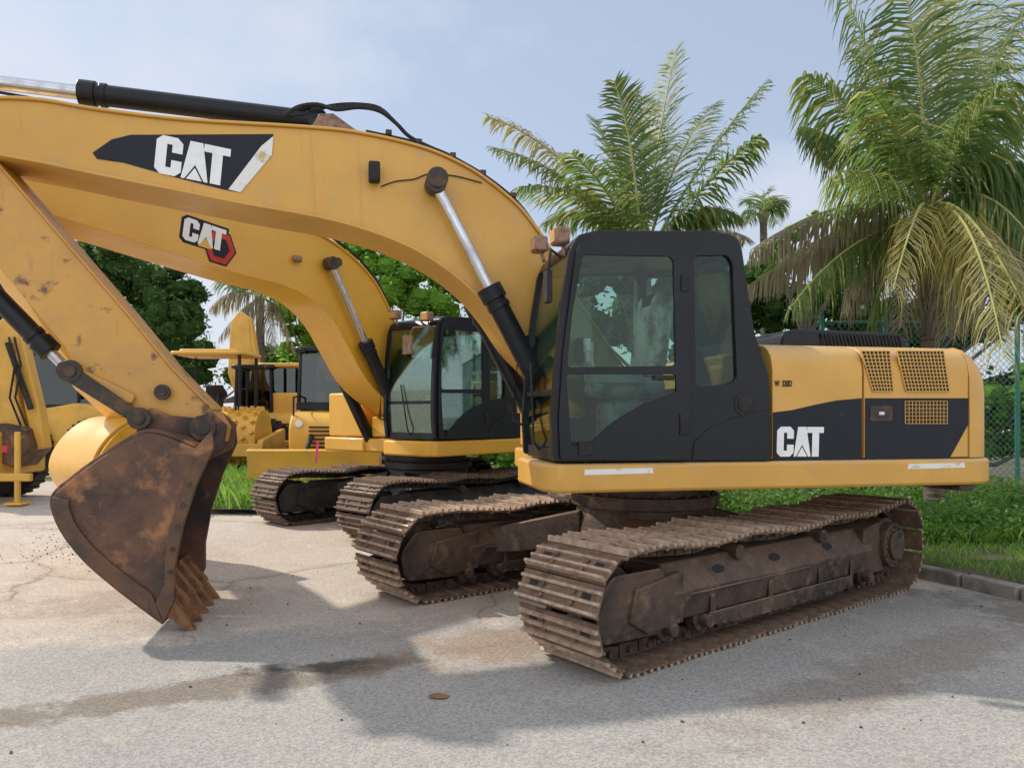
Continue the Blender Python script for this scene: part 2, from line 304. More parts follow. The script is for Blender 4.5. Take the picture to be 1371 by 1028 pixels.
# ---------------------------------------------------------------- upper structure
def upper(root,y_,first):
    X=lambda px:Mn.T(px,540,1.36)[0]
    x0,x1,x2,x3=X(1034),X(1154.5),X(1157),X(1297)
    rear=[(x3,-1.37),(x3+.08,-1.362),(x3+.15,-1.335),(x3+.22,-1.28),(x3+.30,-1.18),(x3+.42,-.8),(x3+.49,-.35),(x3+.5,0)]
    rear=rear+[(a,-b) for a,b in rear[::-1][1:]]
    xf=A((741,617))[0][0]
    pl=[(xf,-1.36),(xf+.05,-1.41)]+[(x3-.02,-1.41)]+[(a+.02,b*1.02) for a,b in rear[1:-1]]+[(x3,1.37),(xf+.3,1.37),(xf+.3,.42),(xf+.35,.42),(xf+.35,-.40),(xf-.02,-.40),(xf-.06,-.5),(xf-.06,-1.25)]
    pm=MB().plan(pl,1.05,1.255).build('platform_frame',y_,root,bev=.03)
    cwm=MB(); n=len(rear); rings=[]
    for z,sx,sy in((1.262,0,1),(1.75,0,1),(1.88,-.01,.998),(1.98,-.035,.985),(2.06,-.08,.962),(2.115,-.14,.93),(2.142,-.22,.88)):
        rings.append([((max(a+sx*min(1,(a-x3)/.2),x3) if a>x3+.01 else a),b*sy,z) for a,b in rear])
    vs=[p for r in rings for p in r]; m_=len(rings)
    cwm.add(vs,[tuple(range(n))[::-1],tuple(range((m_-1)*n,m_*n))]+[(k*n+i,k*n+(i+1)%n,(k+1)*n+(i+1)%n,(k+1)*n+i) for k in range(m_-1) for i in range(n)])
    cwm.build('counterweight',y_,root,bev=0,ang=50)
    MB().plan([(a-.04,b*.96) for a,b in rear],.99,1.047).build('counterweight_base','frame',root,bev=.015)
    MB().box(((x0+x3)/2,0,1.69),(x3-x0-.02,2.38,.85)).build('engine_bay',y_,root,bev=.03)
    cs=[(-1.36,1.265),(-1.362,1.93),(-1.352,1.99),(-1.33,2.045),(-1.29,2.09),(-1.24,2.12),(-1.15,2.14),(-.9,2.15),(-.9,2.13),(-1.195,2.10),(-1.195,1.265)]
    d1=MB().prismx(cs,x0,x1).build('engine_door',y_,root,bev=.005)
    d2=MB().prismx(cs,x2,x3-.006).build('engine_door',y_,root,bev=.005)
    MB().prismx([(-a,b) for a,b in cs],x0,x3-.006).build('side_panel',y_,root,bev=.004)
    B=lambda *p:Mn.L(p,1.362)
    MB().prism(B((1034.8,552),(1060,549),(1090,542),(1120,536),(1153.5,533),(1153.5,616),(1034.8,617)),-1.366,-1.355).build('dark_stripe','decal',d1)
    MB().prism(B((1158,533),(1296,533),(1296,568),(1270,615),(1158,616)),-1.366,-1.355).build('dark_stripe','decal',d2)
    if first:
        logo(d1,*B((1039,611),(1099,611),(1040,571)),-1.3665)
        cu=bpy.data.curves.new('t','FONT'); cu.body='W  320D'; cu.size=.062; cu.extrude=.001; cu.offset=.0015; ob=bpy.data.objects.new('t',cu); COL.objects.link(ob)
        me=bpy.data.meshes.new_from_object(ob.evaluated_get(bpy.context.evaluated_depsgraph_get())); bpy.data.objects.remove(ob)
        p=B((1037,517))[0]
        for v in me.vertices: a,b,c=v.co; v.co=(p[0]+a*.6,-1.366-c,p[1]+b)
        me.materials.clear(); me.materials.append(M['decal']); fin('model_lettering',me,d1)
    def grille(par,quad,nx,nz,bar,e=.12):
        a,b,c,d=[Vector(q) for q in B(*quad)]
        f=lambda u,v:(a*(1-u)+b*u)*(1-v)+(d*(1-u)+c*u)*v
        MB().prism([tuple(a),tuple(b),tuple(c),tuple(d)],-1.369,-1.359).build('grille_hole_shade','seat_hole',par)  # solid dark plate behind the bars, painted shade of the grille holes
        m=MB()
        for i in range(nx+1):
            u0,u1=(i-e)/nx,(i+e)/nx; m.prism([tuple(f(u0,0)),tuple(f(u1,0)),tuple(f(u1,1)),tuple(f(u0,1))],-1.374,-1.366)
        for i in range(nz+1):
            v0,v1=(i-e)/nz,(i+e)/nz; m.prism([tuple(f(0,v0)),tuple(f(1,v0)),tuple(f(1,v1)),tuple(f(0,v1))],-1.375,-1.367)
        m.build('grille',bar,par)
    grille(d2,((1168,524),(1195,524),(1190,470),(1152,470)),7,11,y_); grille(d2,((1212,524),(1270,524),(1262,470),(1200,470)),13,11,y_); grille(d2,((1211,567),(1267,567),(1267,537),(1211,537)),12,6,y_,.07)
    (ax,az),(bx,bz)=B((1164,564),(1194,543))
    MB().prism(rc([(ax,az),(bx,az),(bx,bz),(ax,bz)],.02),-1.372,-1.36).build('door_latch','pin',d2,bev=.003)
    MB().box(((ax+bx)/2,-1.376,(az+bz)/2),(.05,.012,.03)).build('latch_handle','chrome',d2,bev=.006)
    hx0,hx1=Mn.T(1045,450,.8)[0],Mn.T(1217,450,.8)[0]
    hd=MB().prism(rc([(hx0,2.13),(hx0+.03,2.285),(hx0+.14,2.315),(hx1-.12,2.305),(hx1,2.25),(hx1,2.13)],.04),-.80,.95).build('engine_hood','blk',root,bev=.025)
    sl=MB(); xa,xb=hx0+(hx1-hx0)*.30,hx1-.08
    sl.box(((xa+xb)/2,-.803,2.225),(xb-xa,.01,.11))
    for k in range(22): sl.box((xa+(xb-xa)*(k+.5)/22,-.812,2.225),(.012,.016,.11),Matrix.Rotation(R(-16),3,'Y'))
    sl.build('hood_louvre','rub',hd)
    MB().box((xf+.85,.9,1.6),(1.0,.85,.66)).build('tool_box',y_,root,bev=.03)
    MB().box((xf+.95,0,1.42),(1.1,.72,.3)).build('boom_mount',y_,root,bev=.02)
    if first:
        for a,b,c,d in((782,626,875,636),(1215,619,1292,628)):
            p,q=Mn.T(a,d,1.41),Mn.T(c,b,1.41)
            MB().prism([(p[0],p[1]),(q[0],p[1]+.005),(q[0]-.01,q[1]),(p[0]+.005,q[1]-.005)],-1.414,-1.405).build('worn_white_sticker','wornwhite',pm)
    # ------ cab
    fe=[(741,617),(738,560),(744,480),(752,400),(762,338)] if first else [(741,617),(735,560),(736,480),(741,400),(749,338)]
    sh=0 if first else -13
    out=rc(A(*fe,(773+sh,316),(795+sh,311),(962,312),(984,316),(993,332),(1002,395),(1010,445),(1028,500),(1032,560),(1032,617)),.03,3)
    dop=rc(A((758,608),(755,520),(762+sh*.6,430),(776+sh,334),(905,331),(918,345),(921,610)),.03,3)
    rw=rc(A((929,342),(974,341),(981,352),(987,508),(976,514),(932,518)),.04,4)
    cab=plate('cab',out,[dop,rw],-1.40,-1.345,'blk',root,.012)
    plate('far_side_frame',out,[rc(A((758,560),(762+sh*.6,430),(776+sh,340),(905,338),(918,345),(921,560)),.03,3),rw],-.47,-.42,'blk',cab,.01)
    ro=A((764+sh,333),(776+sh,313),(800+sh,307),(960,308),(983,313),(988,326),(988,332),(768+sh,338))
    MB().prism(rc(ro,.02,2),-1.375,-.445).build('roof','blk',cab,bev=.02)
    door=rc(A((749,615),(747,560),(753+sh*.4,470),(763+sh*.7,390),(771+sh,333),(781+sh,323),(910,325),(921,333),(923,615)),.03,3)
    dw=rc(A((758,492),(765+sh*.6,420),(779+sh,342),(895,344),(900,350),(903,490)),.035,4)
    dl=rc(A((757,501),(903,501),(904,526),(860,541),(818,566),(790,592),(764,598)),.03,4)
    dr=plate('door',door,[dw,dl],-1.425,-1.402,'blk',cab,.007)
    grow=lambda P,k:[((x-sum(a for a,b in P)/len(P))*k+sum(a for a,b in P)/len(P),(z-sum(b for a,b in P)/len(P))*k+sum(b for a,b in P)/len(P)) for x,z in P]
    MB().prism(grow(dw,1.015),-1.413,-1.407).build('door_window','glass',cab)
    MB().prism(grow(dl,1.01),-1.413,-1.407).build('door_window','glassd',cab)
    MB().prism(grow(rw,1.02),-1.375,-1.369).build('side_window','glassd',cab)
    MB().prism(grow(rw,1.02),-.45,-.444).build('side_window','glass',cab)
    fw=A((757,600),(762+sh*.6,430),(776+sh,340),(905,338),(921,345),(921,600))
    MB().prism(fw,-.45,-.444).build('side_window','glass',cab)
    G=[(749,520),(751,470),(758,400),(768,335)] if first else [(744,520),(743,470),(746,400),(753,335)]
    MB().ribbon(cr(A(*G),4),-1.34,-.48,.006).build('windshield','glass',cab)
    MB().ribbon(cr(A((748,606),(744,560),(G[0][0]-1,528)),4),-1.34,-.48,.006).build('lower_windshield','glassd' if first else 'glass',cab)
    p=A((747,524))[0]; MB().box((p[0],-.91,p[1]),(.035,.86,.04)).build('windshield_bar','blk',cab,bev=.006)
    p=A((748,612))[0]; MB().box((p[0]+.01,-.91,p[1]+.01),(.05,.86,.09)).build('front_sill','blk',cab,bev=.006)
    xr=A((996,400))[0][0]
    MB().box((xr+.1,-.91,1.50),(.06,.86,.50)).build('rear_wall','blk',cab,bev=.006)
    MB().box((xr-.04,-.91,2.83),(.05,.86,.08)).build('rear_header','blk',cab,bev=.006)
    MB().prism([(xr+.08,1.75),(xr-.03,2.80),(xr-.024,2.80),(xr+.086,1.75)],-1.34,-.48).build('rear_window','glass',cab)
    MB().box((xf+.8,-.91,1.29),(1.5,.86,.05)).build('cab_floor','seat_hole',cab)
    MB().prism(A((926,616),(929,592),(950,572),(980,560),(1031,548),(1031,616)),-1.409,-1.40).build('lower_panel','blk',cab,bev=.004)
    p=A((998,541))[0]
    MB().cyl((p[0],-1.405,p[1]),(p[0],-1.40,p[1]),.09,n=28).cyl((p[0],-1.412,p[1]),(p[0],-1.40,p[1]),.06,n=24).build('filler_cap','rub',cab,bev=.003)
    for a,s_ in(((914,568),(.07,.02,.15)),((915,380),(.06,.02,.12))): p=A(a)[0]; MB().box((p[0],-1.43,p[1]),s_).build('hinge','rub',dr,bev=.006)
    for a,s_ in(((887,506),(.15,.022,.035)),((782,601),(.1,.015,.09))): p=A(a)[0]; MB().box((p[0],-1.434,p[1]),s_).build('door_handle','rub',dr,bev=.006)
    def Q(px,py,v): return Mn.P(px,py,v)
    s=MB()
    c=Q(872,450,.92); s.box((c.x,c.y,c.z),(.15,.50,.66),Matrix.Rotation(R(8),3,'Y')); c=Q(835,520,.92); s.box((c.x,c.y,c.z),(.52,.5,.16)); s.box((c.x+.02,c.y,c.z-.27),(.4,.4,.36))
    s.build('seat','plastic',cab,bev=.06)
    c=Q(873,408,.92); MB().box((c.x,c.y,c.z),(.1,.26,.16)).build('headrest','seat_hole',cab,bev=.04)
    for v in(.60,1.22):
        s=MB(); c=Q(830,505,v); s.box((c.x-.05,c.y,c.z),(.42,.1,.09)); s.cyl((c.x-.22,c.y,c.z),(c.x-.25,c.y,c.z+.2),.018); s.cyl((c.x-.25,c.y,c.z+.18),(c.x-.25,c.y,c.z+.28),.028)
        s.build('control_console','plastic' if first else 'seat_hole',cab,bev=.01)
    c=Q(790,560,.9); MB().cyl((c.x,c.y,1.3),(c.x-.03,c.y,1.75),.02).box((c.x-.02,c.y,1.36),(.12,.3,.05)).build('travel_pedal','seat_hole',cab)
    c=Q(775,470,.55); MB().box((c.x,c.y,c.z),(.05,.16,.2)).build('display_screen','seat_hole',cab,bev=.01)
    for px,py,v in((750,317,1.22),(722,328,.62)):
        c=Q(px+sh,py,v); MB().box((c.x,c.y,c.z),(.11,.15,.12)).cyl((c.x+.02,c.y,c.z-.06),(c.x+.04,c.y,c.z-.14),.015).build('work_light','lamp',cab,bev=.015)
        MB().box((c.x-.058,c.y,c.z),(.008,.12,.09)).build('lamp_lens','orange',cab)
    if first: MB().tube([(xf+.06,-1.38,2.70),(xf-.03,-1.44,2.74),(xf-.05,-1.44,2.60)],.012).box((xf-.05,-1.44,2.48),(.04,.10,.22)).build('mirror','rub',cab,bev=.01)
    else: MB().tube([(xf+.1,-1.38,2.75),(xf-.2,-1.2,2.72),(xf-.22,-1.15,2.6)],.012).box((xf-.22,-1.12,2.5),(.04,.16,.24)).build('mirror','lamp',cab,bev=.01)
    MB().tube([(xf+.03,-.45,1.5),(xf-.08,-.40,1.55),(xf-.03,-.40,2.2),(xf+.05,-.45,2.25)],.014).build('grab_rail','blk',root)
    MB().tube([(xf+.02,-.9,1.33),(xf-.025,-.9,1.4),(xf-.01,-.75,2.0)],.009).build('wiper','blk',root)
# ---------------------------------------------------------------- arms
def ram(root,name,a,b,frac,r,rr):
    a=Vector(a);b=Vector(b);m=a.lerp(b,frac); u=(b-a).normalized()
    o=MB().cyl(m,b,r,n=24).cyl(m-u*.05,m+u*.07,r*1.22,n=24).cyl(b-u*.1,b,r*1.12,n=24).cyl(b+Vector((0,-r*1.1,0)),b+Vector((0,r*1.1,0)),r*1.05,n=20).cyl(m+u*.1,m+u*.15,r*1.12,n=24).build(name,'blk',root,bev=.006)
    MB().cyl(a,m,rr,n=20).build('piston_rod','chrome',o)
    MB().cyl(a+Vector((0,-r*.8,0)),a+Vector((0,r*.8,0)),r*1.0,n=20).build('rod_eye','pin',o,bev=.006)
    return o
def boom(root,Fm,up,lo,m,hw=.30,name='boom'):
    U=cr(Fm.L(up,hw),4);L=cr(Fm.L(lo,hw),4)
    b=MB(); b.prism(U+L[::-1],-hw,hw); b.ribbon(U,-hw-.03,hw+.03,.022 if U[0][0]<U[-1][0] else -.022); b.ribbon(L,-hw-.03,hw+.03,-.022)
    return b.build(name,m,root,bev=.006,ang=25)
root=thing('excavator','large yellow excavator in front with black cab, muddy brown tracks and rusty bucket','excavator',(1.2,6.92,0),R(11.6),'parked crawler excavators')
undercarriage(root,R(38.6-11.6),'track','frame','tredge'); upper(root,'yel',True)
bm=boom(root,Mn,[(-75,150),(-40,138),(0,134),(60,137),(130,149),(250,163),(400,172),(480,180),(560,198),(610,218),(650,242),(690,275),(715,305),(735,335),(770,400),(830,490)],
 [(-75,195),(-30,200),(0,206),(60,217),(130,232),(240,254),(330,272),(420,288),(480,303),(540,325),(590,353),(630,385),(660,420),(700,475),(780,545),(830,560)],'yel')
hw=.302
MB().prism(Mn.L([(124,205),(150,187),(175,181),(366,180),(364,198),(322,258),(300,254),(240,239),(165,218),(130,213)],hw),-.306,-.30).build('dark_stripe','decal',bm)
MB().prism(Mn.L([(366,183),(364,208),(322,258),(306,254),(350,196)],hw),-.3085,-.304).build('white_stripe','wornwhite',bm)
logo(bm,*Mn.L([(206,231),(301,250),(211,180)],hw),-.3065)
for px,ya,yb in((415,174,287),(478,181,302)):
    a=Mn.T(px,ya,hw);b=Mn.T(px+6,yb,hw); MB().prism([(a[0]-.006,a[1]),(a[0]+.006,a[1]),(b[0]+.006,b[1]),(b[0]-.006,b[1])],-.304,-.299).build('weld_seam','yel',bm)
c=Mn.P(583,247,.30); MB().cyl(c,(c.x,-.47,c.z),.06,n=24).cyl((c.x,-.44,c.z),(c.x,-.50,c.z),.085,n=24).build('boom_pin','pin',bm,bev=.008)
c=Mn.P(501,233,.33); MB().box((c.x,-.37,c.z),(.09,.10,.16)).box((c.x,-.32,c.z),(.03,.04,.06)).build('boom_lamp','rub',bm,bev=.02)
def booms_rams(rt,Fm,top,foot,frac):
    a=Fm.P(*top,.42); b=Fm.P(*foot,.42)
    for sg in(1,-1): ram(rt,'boom_cylinder',(a.x,a.y*sg,a.z),(b.x,b.y*sg,b.z),frac,.085,.045)
booms_rams(root,Mn,(583,247),(762,592),.41)
ram(root,'stick_cylinder',Mn.P(-190,88,0),Mn.P(425,163,0),.47,.082,.055)
c=Mn.P(450,170,0)
for y in(-.14,.10): MB().prism([(c.x-.22,c.z-.1),(c.x-.13,c.z+.05),(c.x-.02,c.z+.06),(c.x+.28,c.z-.14)],y,y+.04).build('cylinder_bracket','lamp',bm,bev=.01)
for k,v in enumerate((.16,.06,-.08)):
    pts=[(380-8*k,158),(400,146+3*k),(425,143+3*k),(450,150-3*k),(480,147-2*k),(508,152-2*k),(530,168),(548,186),(575,200),(605,213),(650,240),(690,273),(722,318)]
    MB().tube([Mn.P(a,b-3,v) for a,b in cr(pts,4)],.017,8).build('hydraulic_hose','hose',root)
for v in(.22,.13): MB().tube([Mn.P(a,b,v) for a,b in cr([(490,176),(560,192),(612,214),(650,236),(692,270),(722,310)],4)],.014,8).build('hydraulic_pipe','hose',bm)
for k in range(5):
    t=Mn.P(*[(520,182),(560,194),(605,212),(645,235),(685,265)][k],.18); MB().box((t.x,t.y,t.z+.005),(.05,.16,.04)).build('pipe_clamp','pin',bm,bev=.005)
MB().tube([Mn.P(a,b,.31) for a,b in cr([(510,250),(530,243),(555,240),(575,233),(610,236),(645,245)],4)],.005,6).build('lamp_cable','hose',bm)
MB().tube([Mn.P(a,b,.12) for a,b in cr([(-60,112),(0,124),(60,135),(110,146)],4)],.012,6).build('hydraulic_pipe','hose',bm)
# stick
stp=Mn.L([(-170,60),(-130,40),(-90,75),(-60,150),(0,224),(40,270),(100,340),(165,415),(230,494),(288,553),(300,572),(296,592),(275,598),(250,585),(205,566),(150,535),(112,512),(85,462),(0,360),(-80,262),(-130,190)],.19)
stk=MB().prism(stp,-.19,.19)
stk.ribbon(Mn.L([(-60,150),(0,224),(40,270),(100,340),(165,415),(230,494),(285,550)],.19),-.215,.215,.018)
stick=stk.build('stick','yelworn',root,bev=.008)
ram(root,'bucket_cylinder',Mn.P(92,496,0),Mn.P(-130,270,0),.14,.075,.042)
def pins(par,Fm,L):
    for px,py,hv,r in L:
        x,z=Fm.T(px,py,hv); mb=MB().cyl((x,-hv,z),(x,hv,z),r*.62,n=24).cyl((x,-hv-.03,z),(x,-hv+.0,z),r,n=28).cyl((x,hv-.0,z),(x,hv+.03,z),r,n=28)
        mb.cyl((x,-hv-.04,z),(x,-hv-.03,z),r*.55,n=20); mb.build('pivot_pin','pin',par,bev=.006)
pins(stick,Mn,[(95,497,.26,.085),(187,560,.30,.085),(218,525,.22,.06),(272,573,.28,.10)])
def bar(nm,m,par,Fm,a,b,v,th,w):
    p=Vector(Fm.T(*a,v));q=Vector(Fm.T(*b,v));d=(q-p).normalized();n=Vector((-d.y,d.x))*w
    for sg in(-1,1):
        y0=sg*v; MB().prism(rc([tuple(p-d*w+n),tuple(p-d*w-n),tuple(q+d*w-n*.8),tuple(q+d*w+n*.8)],w,4),min(y0,y0+sg*th),max(y0,y0+sg*th)).build(nm,m,par,bev=.008)
bar('guide_link','yelworn',root,Mn,(95,497),(172,532),.20,.035,.05)
bar('bucket_link','pin',root,Mn,(95,500),(187,560),.24,.045,.06)
def bucket(root,Fm,shell,opening,ear,tips,m,mt,hw=.55,wf=.35,wm=None):
    sh=cr(Fm.L(shell,hw),4); b=MB(); b.ribbon(sh,-hw+.0,hw-.0,-.03 )
    sp=sh+Fm.L(opening,hw)
    for sg in(-1,1):
        y0=sg*(hw+.001); b.prism(sp,min(y0,y0+sg*.03),max(y0,y0+sg*.03))
    e=Fm.L(ear,hw)
    for y in(-.27,.22): b.prism(e,y,y+.05)
    o=b.build('bucket',m,root,bev=.006,ang=25)
    n=len(sh); rim=sh[int(n*wf):]
    ctr=Vector((sum(a for a,_ in sp)/len(sp),sum(c for _,c in sp)/len(sp)))
    wear=rim+[tuple(Vector(p).lerp(ctr,.26)) for p in rim[::-1]]
    for y0 in(-hw-.055,hw+.03): MB().prism(wear,y0,y0+.025).build('wear_plate',wm or m,o,bev=.006,ang=25)
    op=[sh[-1]]+Fm.L(opening[:-1],hw); inn=[tuple(Vector(p).lerp(ctr,.18)) for p in op[::-1]]
    for y0 in(-hw-.052,hw+.03): MB().prism(op+inn,y0,y0+.022).build('side_cutter',wm or m,o,bev=.005,ang=25)
    a=Vector(Fm.T(*tips[0],hw));t=Vector(Fm.T(*tips[1],hw)); d=(t-a).normalized(); nn=Vector((-d.y,d.x)); L=(t-a).length
    f=lambda u,v_:a+d*u+nn*v_
    for k in range(5):
        y=-hw+.05+k*(2*hw-.1)/4; tb=MB()
        def sec(u,h,w): return [Vector((f(u,s*h).x,y+q*w,f(u,s*h).y)) for s,q in((-1,-1),(-1,1),(1,1),(1,-1))]
        ss=[sec(-.12,.055,.052),sec(L*.34,.052,.052),sec(L*.38,.038,.040),sec(L*.72,.028,.036),sec(L,.008,.028)]
        vs=[v for s_ in ss for v in s_]; fs=[(0,1,2,3),(16,19,18,17)]+[(4*j+i,4*j+4+i,4*j+4+(i+1)%4,4*j+(i+1)%4) for j in range(4) for i in range(4)]
        tb.add(vs,fs).build('bucket_tooth',mt,o,bev=.004)
    return o
bk=bucket(root,Mn,[(262,600),(222,584),(195,580),(170,592),(130,618),(98,642),(74,664),(76,688),(90,716),(116,748),(150,778),(186,806),(221,832)],[(236,800),(236,760),(246,705),(264,650),(287,600),(285,575)],[(165,590),(172,560),(187,545),(215,556),(255,560),(272,550),(295,570),(290,605),(250,625),(190,610)],[(214,800),(270,863)],'rust','tooth',wf=.5,wm='rustdk')
for px,py in((262,648),(254,676),(247,705),(240,735),(237,765)):
    x,z=Mn.T(px-9,py,.60); MB().cyl((x,-.615,z),(x,-.60,z),.016,n=8).build('side_bolt','pin',bk)
# ---------------------------------------------------------------- second excavator
r2=thing('excavator','newer glossy excavator behind the front one, red and white emblem on its boom','excavator',(-1.28,11.66,0),R(50),'parked crawler excavators')
undercarriage(r2,R(-5),'track2','frame2','track'); upper(r2,'yel2',False)
bm2=boom(r2,Sc,[(-45,215),(0,224),(30,231),(120,248),(260,275),(380,300),(430,317),(470,345),(498,375),(515,405),(530,440),(560,500),(590,530)],
 [(-45,245),(0,258),(40,272),(75,287),(150,311),(240,340),(320,365),(380,381),(420,402),(448,432),(468,468),(500,520),(560,565),(590,570)],'yel2')
O,U,V=Sc.L([(243,320),(297,337),(247,290)],.302)
def aff(P,y0,y1,m,nm):
    o=Vector(O);u=Vector(U)-o;v=Vector(V)-o
    return MB().prism([tuple(o+u*a+v*b) for a,b in P],y0,y1).build(nm,m,bm2)
def hexa(k): return [(.94+.40*k*math.cos(R(60*i)),.14+.80*k*math.sin(R(60*i))) for i in range(6)]
aff([(-.06,.05),(-.06,.95),(.06,1.12),(1.11,1.12),(1.11,.72),(1.0,.70),(1.0,-.12),(.05,-.12)],-.304,-.298,'decal','emblem_backing')
aff(hexa(1.08),-.306,-.3035,'decal','emblem_backing'); aff(hexa(.98),-.3085,-.3055,'red','emblem_hexagon'); aff(hexa(.62),-.3105,-.308,'decal','emblem_backing')
logo(bm2,O,U,V,-.3105)
aff([(.38,-.08),(.56,.34),(.74,-.08)],-.3175,-.3145,'yel2','emblem_triangle')
booms_rams(r2,Sc,(443,353),(548,592),.43)
c=Sc.P(443,353,.30); MB().cyl(c,(c.x,-.47,c.z),.06,n=24).build('boom_pin','pin',bm2,bev=.008)
c=Sc.P(397,347,.33); MB().box((c.x,-.35,c.z),(.12,.06,.08)).build('boom_lamp','lamp',bm2,bev=.02)
ram(r2,'stick_cylinder',Sc.P(-90,190,0),Sc.P(330,278,0),.47,.075,.042)
for v in(.2,.1,-.1): MB().tube([Sc.P(a,b-4,v) for a,b in cr([(360,292),(400,302),(440,320),(475,345),(503,378),(518,408),(530,440)],4)],.016,8).build('hydraulic_hose','hose',bm2)
MB().prism(Sc.L([(-70,190),(-30,190),(20,265),(80,350),(140,440),(195,530),(215,560),(180,575),(120,520),(60,440),(-10,330),(-70,240)],.19),-.19,.19).build('stick','yel2',r2,bev=.01)
bucket(r2,Sc,[(240,562),(205,560),(175,566),(150,584),(131,610),(126,636),(140,662),(175,700),(215,735)],[(235,720),(242,680),(242,620),(237,575)],[(180,585),(190,548),(215,545),(235,575),(220,610)],[(210,730),(232,742)],'yel2','tooth')
c=at(424,600,13.0); m=MB(); m.prism([(c.x-.03,c.z-.25),(c.x+.01,c.z-.26),(c.x+.04,c.z+.12),(c.x+.0,c.z+.14)],c.y,c.y+.004)
tag(m.build('ribbon','pink'),'small pink ribbon tied beside the second excavator','ribbon')
# ---------------------------------------------------------------- background machines
def wheel(par,x,y,z,r,w,hub='yelfar'):
    n=28; t=MB(); prof=[(-w/2,r*.55),(-w/2,r*.86),(-w*.38,r*.98),(w*.38,r*.98),(w/2,r*.86),(w/2,r*.55)]
    vs=[];k=len(prof)
    for i in range(n):
        a=2*PI*i/n
        for (yy,rr) in prof: vs.append((x+rr*math.cos(a),y+yy,z+rr*math.sin(a)))
    fs=[(i*k+j,((i+1)%n)*k+j,((i+1)%n)*k+(j+1)%k,i*k+(j+1)%k) for i in range(n) for j in range(k)]
    t.add(vs,fs)
    for i in range(n): a=2*PI*i/n; t.box((x+r*.97*math.cos(a),y,z+r*.97*math.sin(a)),(.06,w*.9,.05),Matrix.Rotation(-a,3,'Y'))
    o=t.build('wheel','rub',par); MB().cyl((x,y-w*.3,z),(x,y+w*.3,z),r*.56,n=20).cyl((x,y-w*.36,z),(x,y-w*.28,z),r*.25,n=14).build('rim',hub,o,bev=.01); return o
def framecab(t,x,y,z0,z1,w,d,m='blk',roof='blk'):
    cb=MB()
    for i in(-1,1):
        for j in(-1,1): cb.cyl((x+i*(w/2-.04),y+j*(d/2-.04),z0),(x+i*(w/2-.09),y+j*(d/2-.08),z1),.045,n=8)
        cb.box((x+i*(w/2-.04),y,z0+.08),(.06,d,.16))
    for j in(-1,1): cb.box((x,y+j*(d/2-.04),z0+.08),(w,.06,.16))
    c=cb.build('cab',m,t,bev=.01); MB().plan(rc([(x-w/2-.06,y-d/2-.08),(x+w/2+.06,y-d/2-.08),(x+w/2+.06,y+d/2+.08),(x-w/2-.06,y+d/2+.08)],.2),z1,z1+.11).build('roof',roof,c,bev=.03)
    MB().box((x,y-d/2+.05,(z0+z1)/2+.05),(w-.14,.01,z1-z0-.16)).build('windshield','glassf',c)
    for i in(-1,1): MB().box((x+i*(w/2-.06),y,(z0+z1)/2+.05),(.01,d-.14,z1-z0-.16)).build('side_window','glassf',c)
    MB().box((x,y+.1,z0+.35),(.45,.45,.5)).build('seat','seat_hole',c,bev=.08)
    for i in(-1,1): MB().box((x+i*(w/2-.15),y-d/2-.08,z1+.02),(.14,.08,.1)).build('work_light','rub',c,bev=.02)
    return c
Y=19.
c=at(300,600,Y); rl=thing('road_roller','yellow padfoot road roller with open canopy roof, seen beyond the grass','road roller',(c.x,Y,0),0)
MB().plan(rc([(-1.05,-.75),(.72,-.75),(.72,.75),(-1.05,.75)],.15),3.04,3.13).plan(rc([(-.9,-.6),(.57,-.6),(.57,.6),(-.9,.6)],.15),3.13,3.19).build('canopy','yelfar',rl,bev=.03)
for x in(-.95,.6):
    for y in(-.6,.6): MB().cyl((x,y,1.5),(x,y,3.04),.045,n=8).build('canopy_post','rub',rl)
d=MB().cyl((-.45,-.5,1.05),(1.15,-.5,1.05),.66,n=36)
for i in range(16):
    for j in range(8):
        a=2*PI*(i+.5*(j%2))/16
        c0=Vector((-.36+j*.205,-.5+.66*math.sin(a),1.05+.66*math.cos(a))); n_=Vector((0,math.sin(a),math.cos(a))); d.cyl(c0,c0+n_*.1,.075,.05,n=4)
d.build('padfoot_drum','yelfar',rl,bev=.005)
MB().prismx(rc([(-1.25,.6),(-1.25,1.0),(.5,1.25),(.5,.7)],.08),-.72,-.58).prismx(rc([(-1.25,.6),(-1.25,1.0),(.5,1.25),(.5,.7)],.08),1.24,1.38).prismx([(-1.3,.62),(-1.3,.92),(-1.2,.92),(-1.2,.62)],-.72,1.38).build('drum_frame','yelfar',rl,bev=.02)
MB().prismx(rc([(.1,1.0),(.1,1.6),(.5,1.75),(1.6,1.7),(1.9,1.4),(1.9,.9)],.12),-.95,.6).build('chassis','yelfar',rl,bev=.04)
MB().box((-.35,.1,1.85),(.45,.45,.12)).box((-.35,.3,2.1),(.45,.1,.5)).build('seat','seat_hole',rl,bev=.04)
MB().cyl((-.1,-.3,1.6),(-.05,-.2,2.15),.03).cyl((-.05,-.2,2.15),(-.04,-.17,2.18),.2,n=18).build('steering_wheel','rub',rl)
MB().tube([(.5,-.6,1.6),(.5,-.6,2.2),(.5,.2,2.25),(.5,.2,1.6)],.02).build('guard_rail','rub',rl)
wheel(rl,-.9,1.2,.75,.75,.5); wheel(rl,.7,1.2,.75,.75,.5)
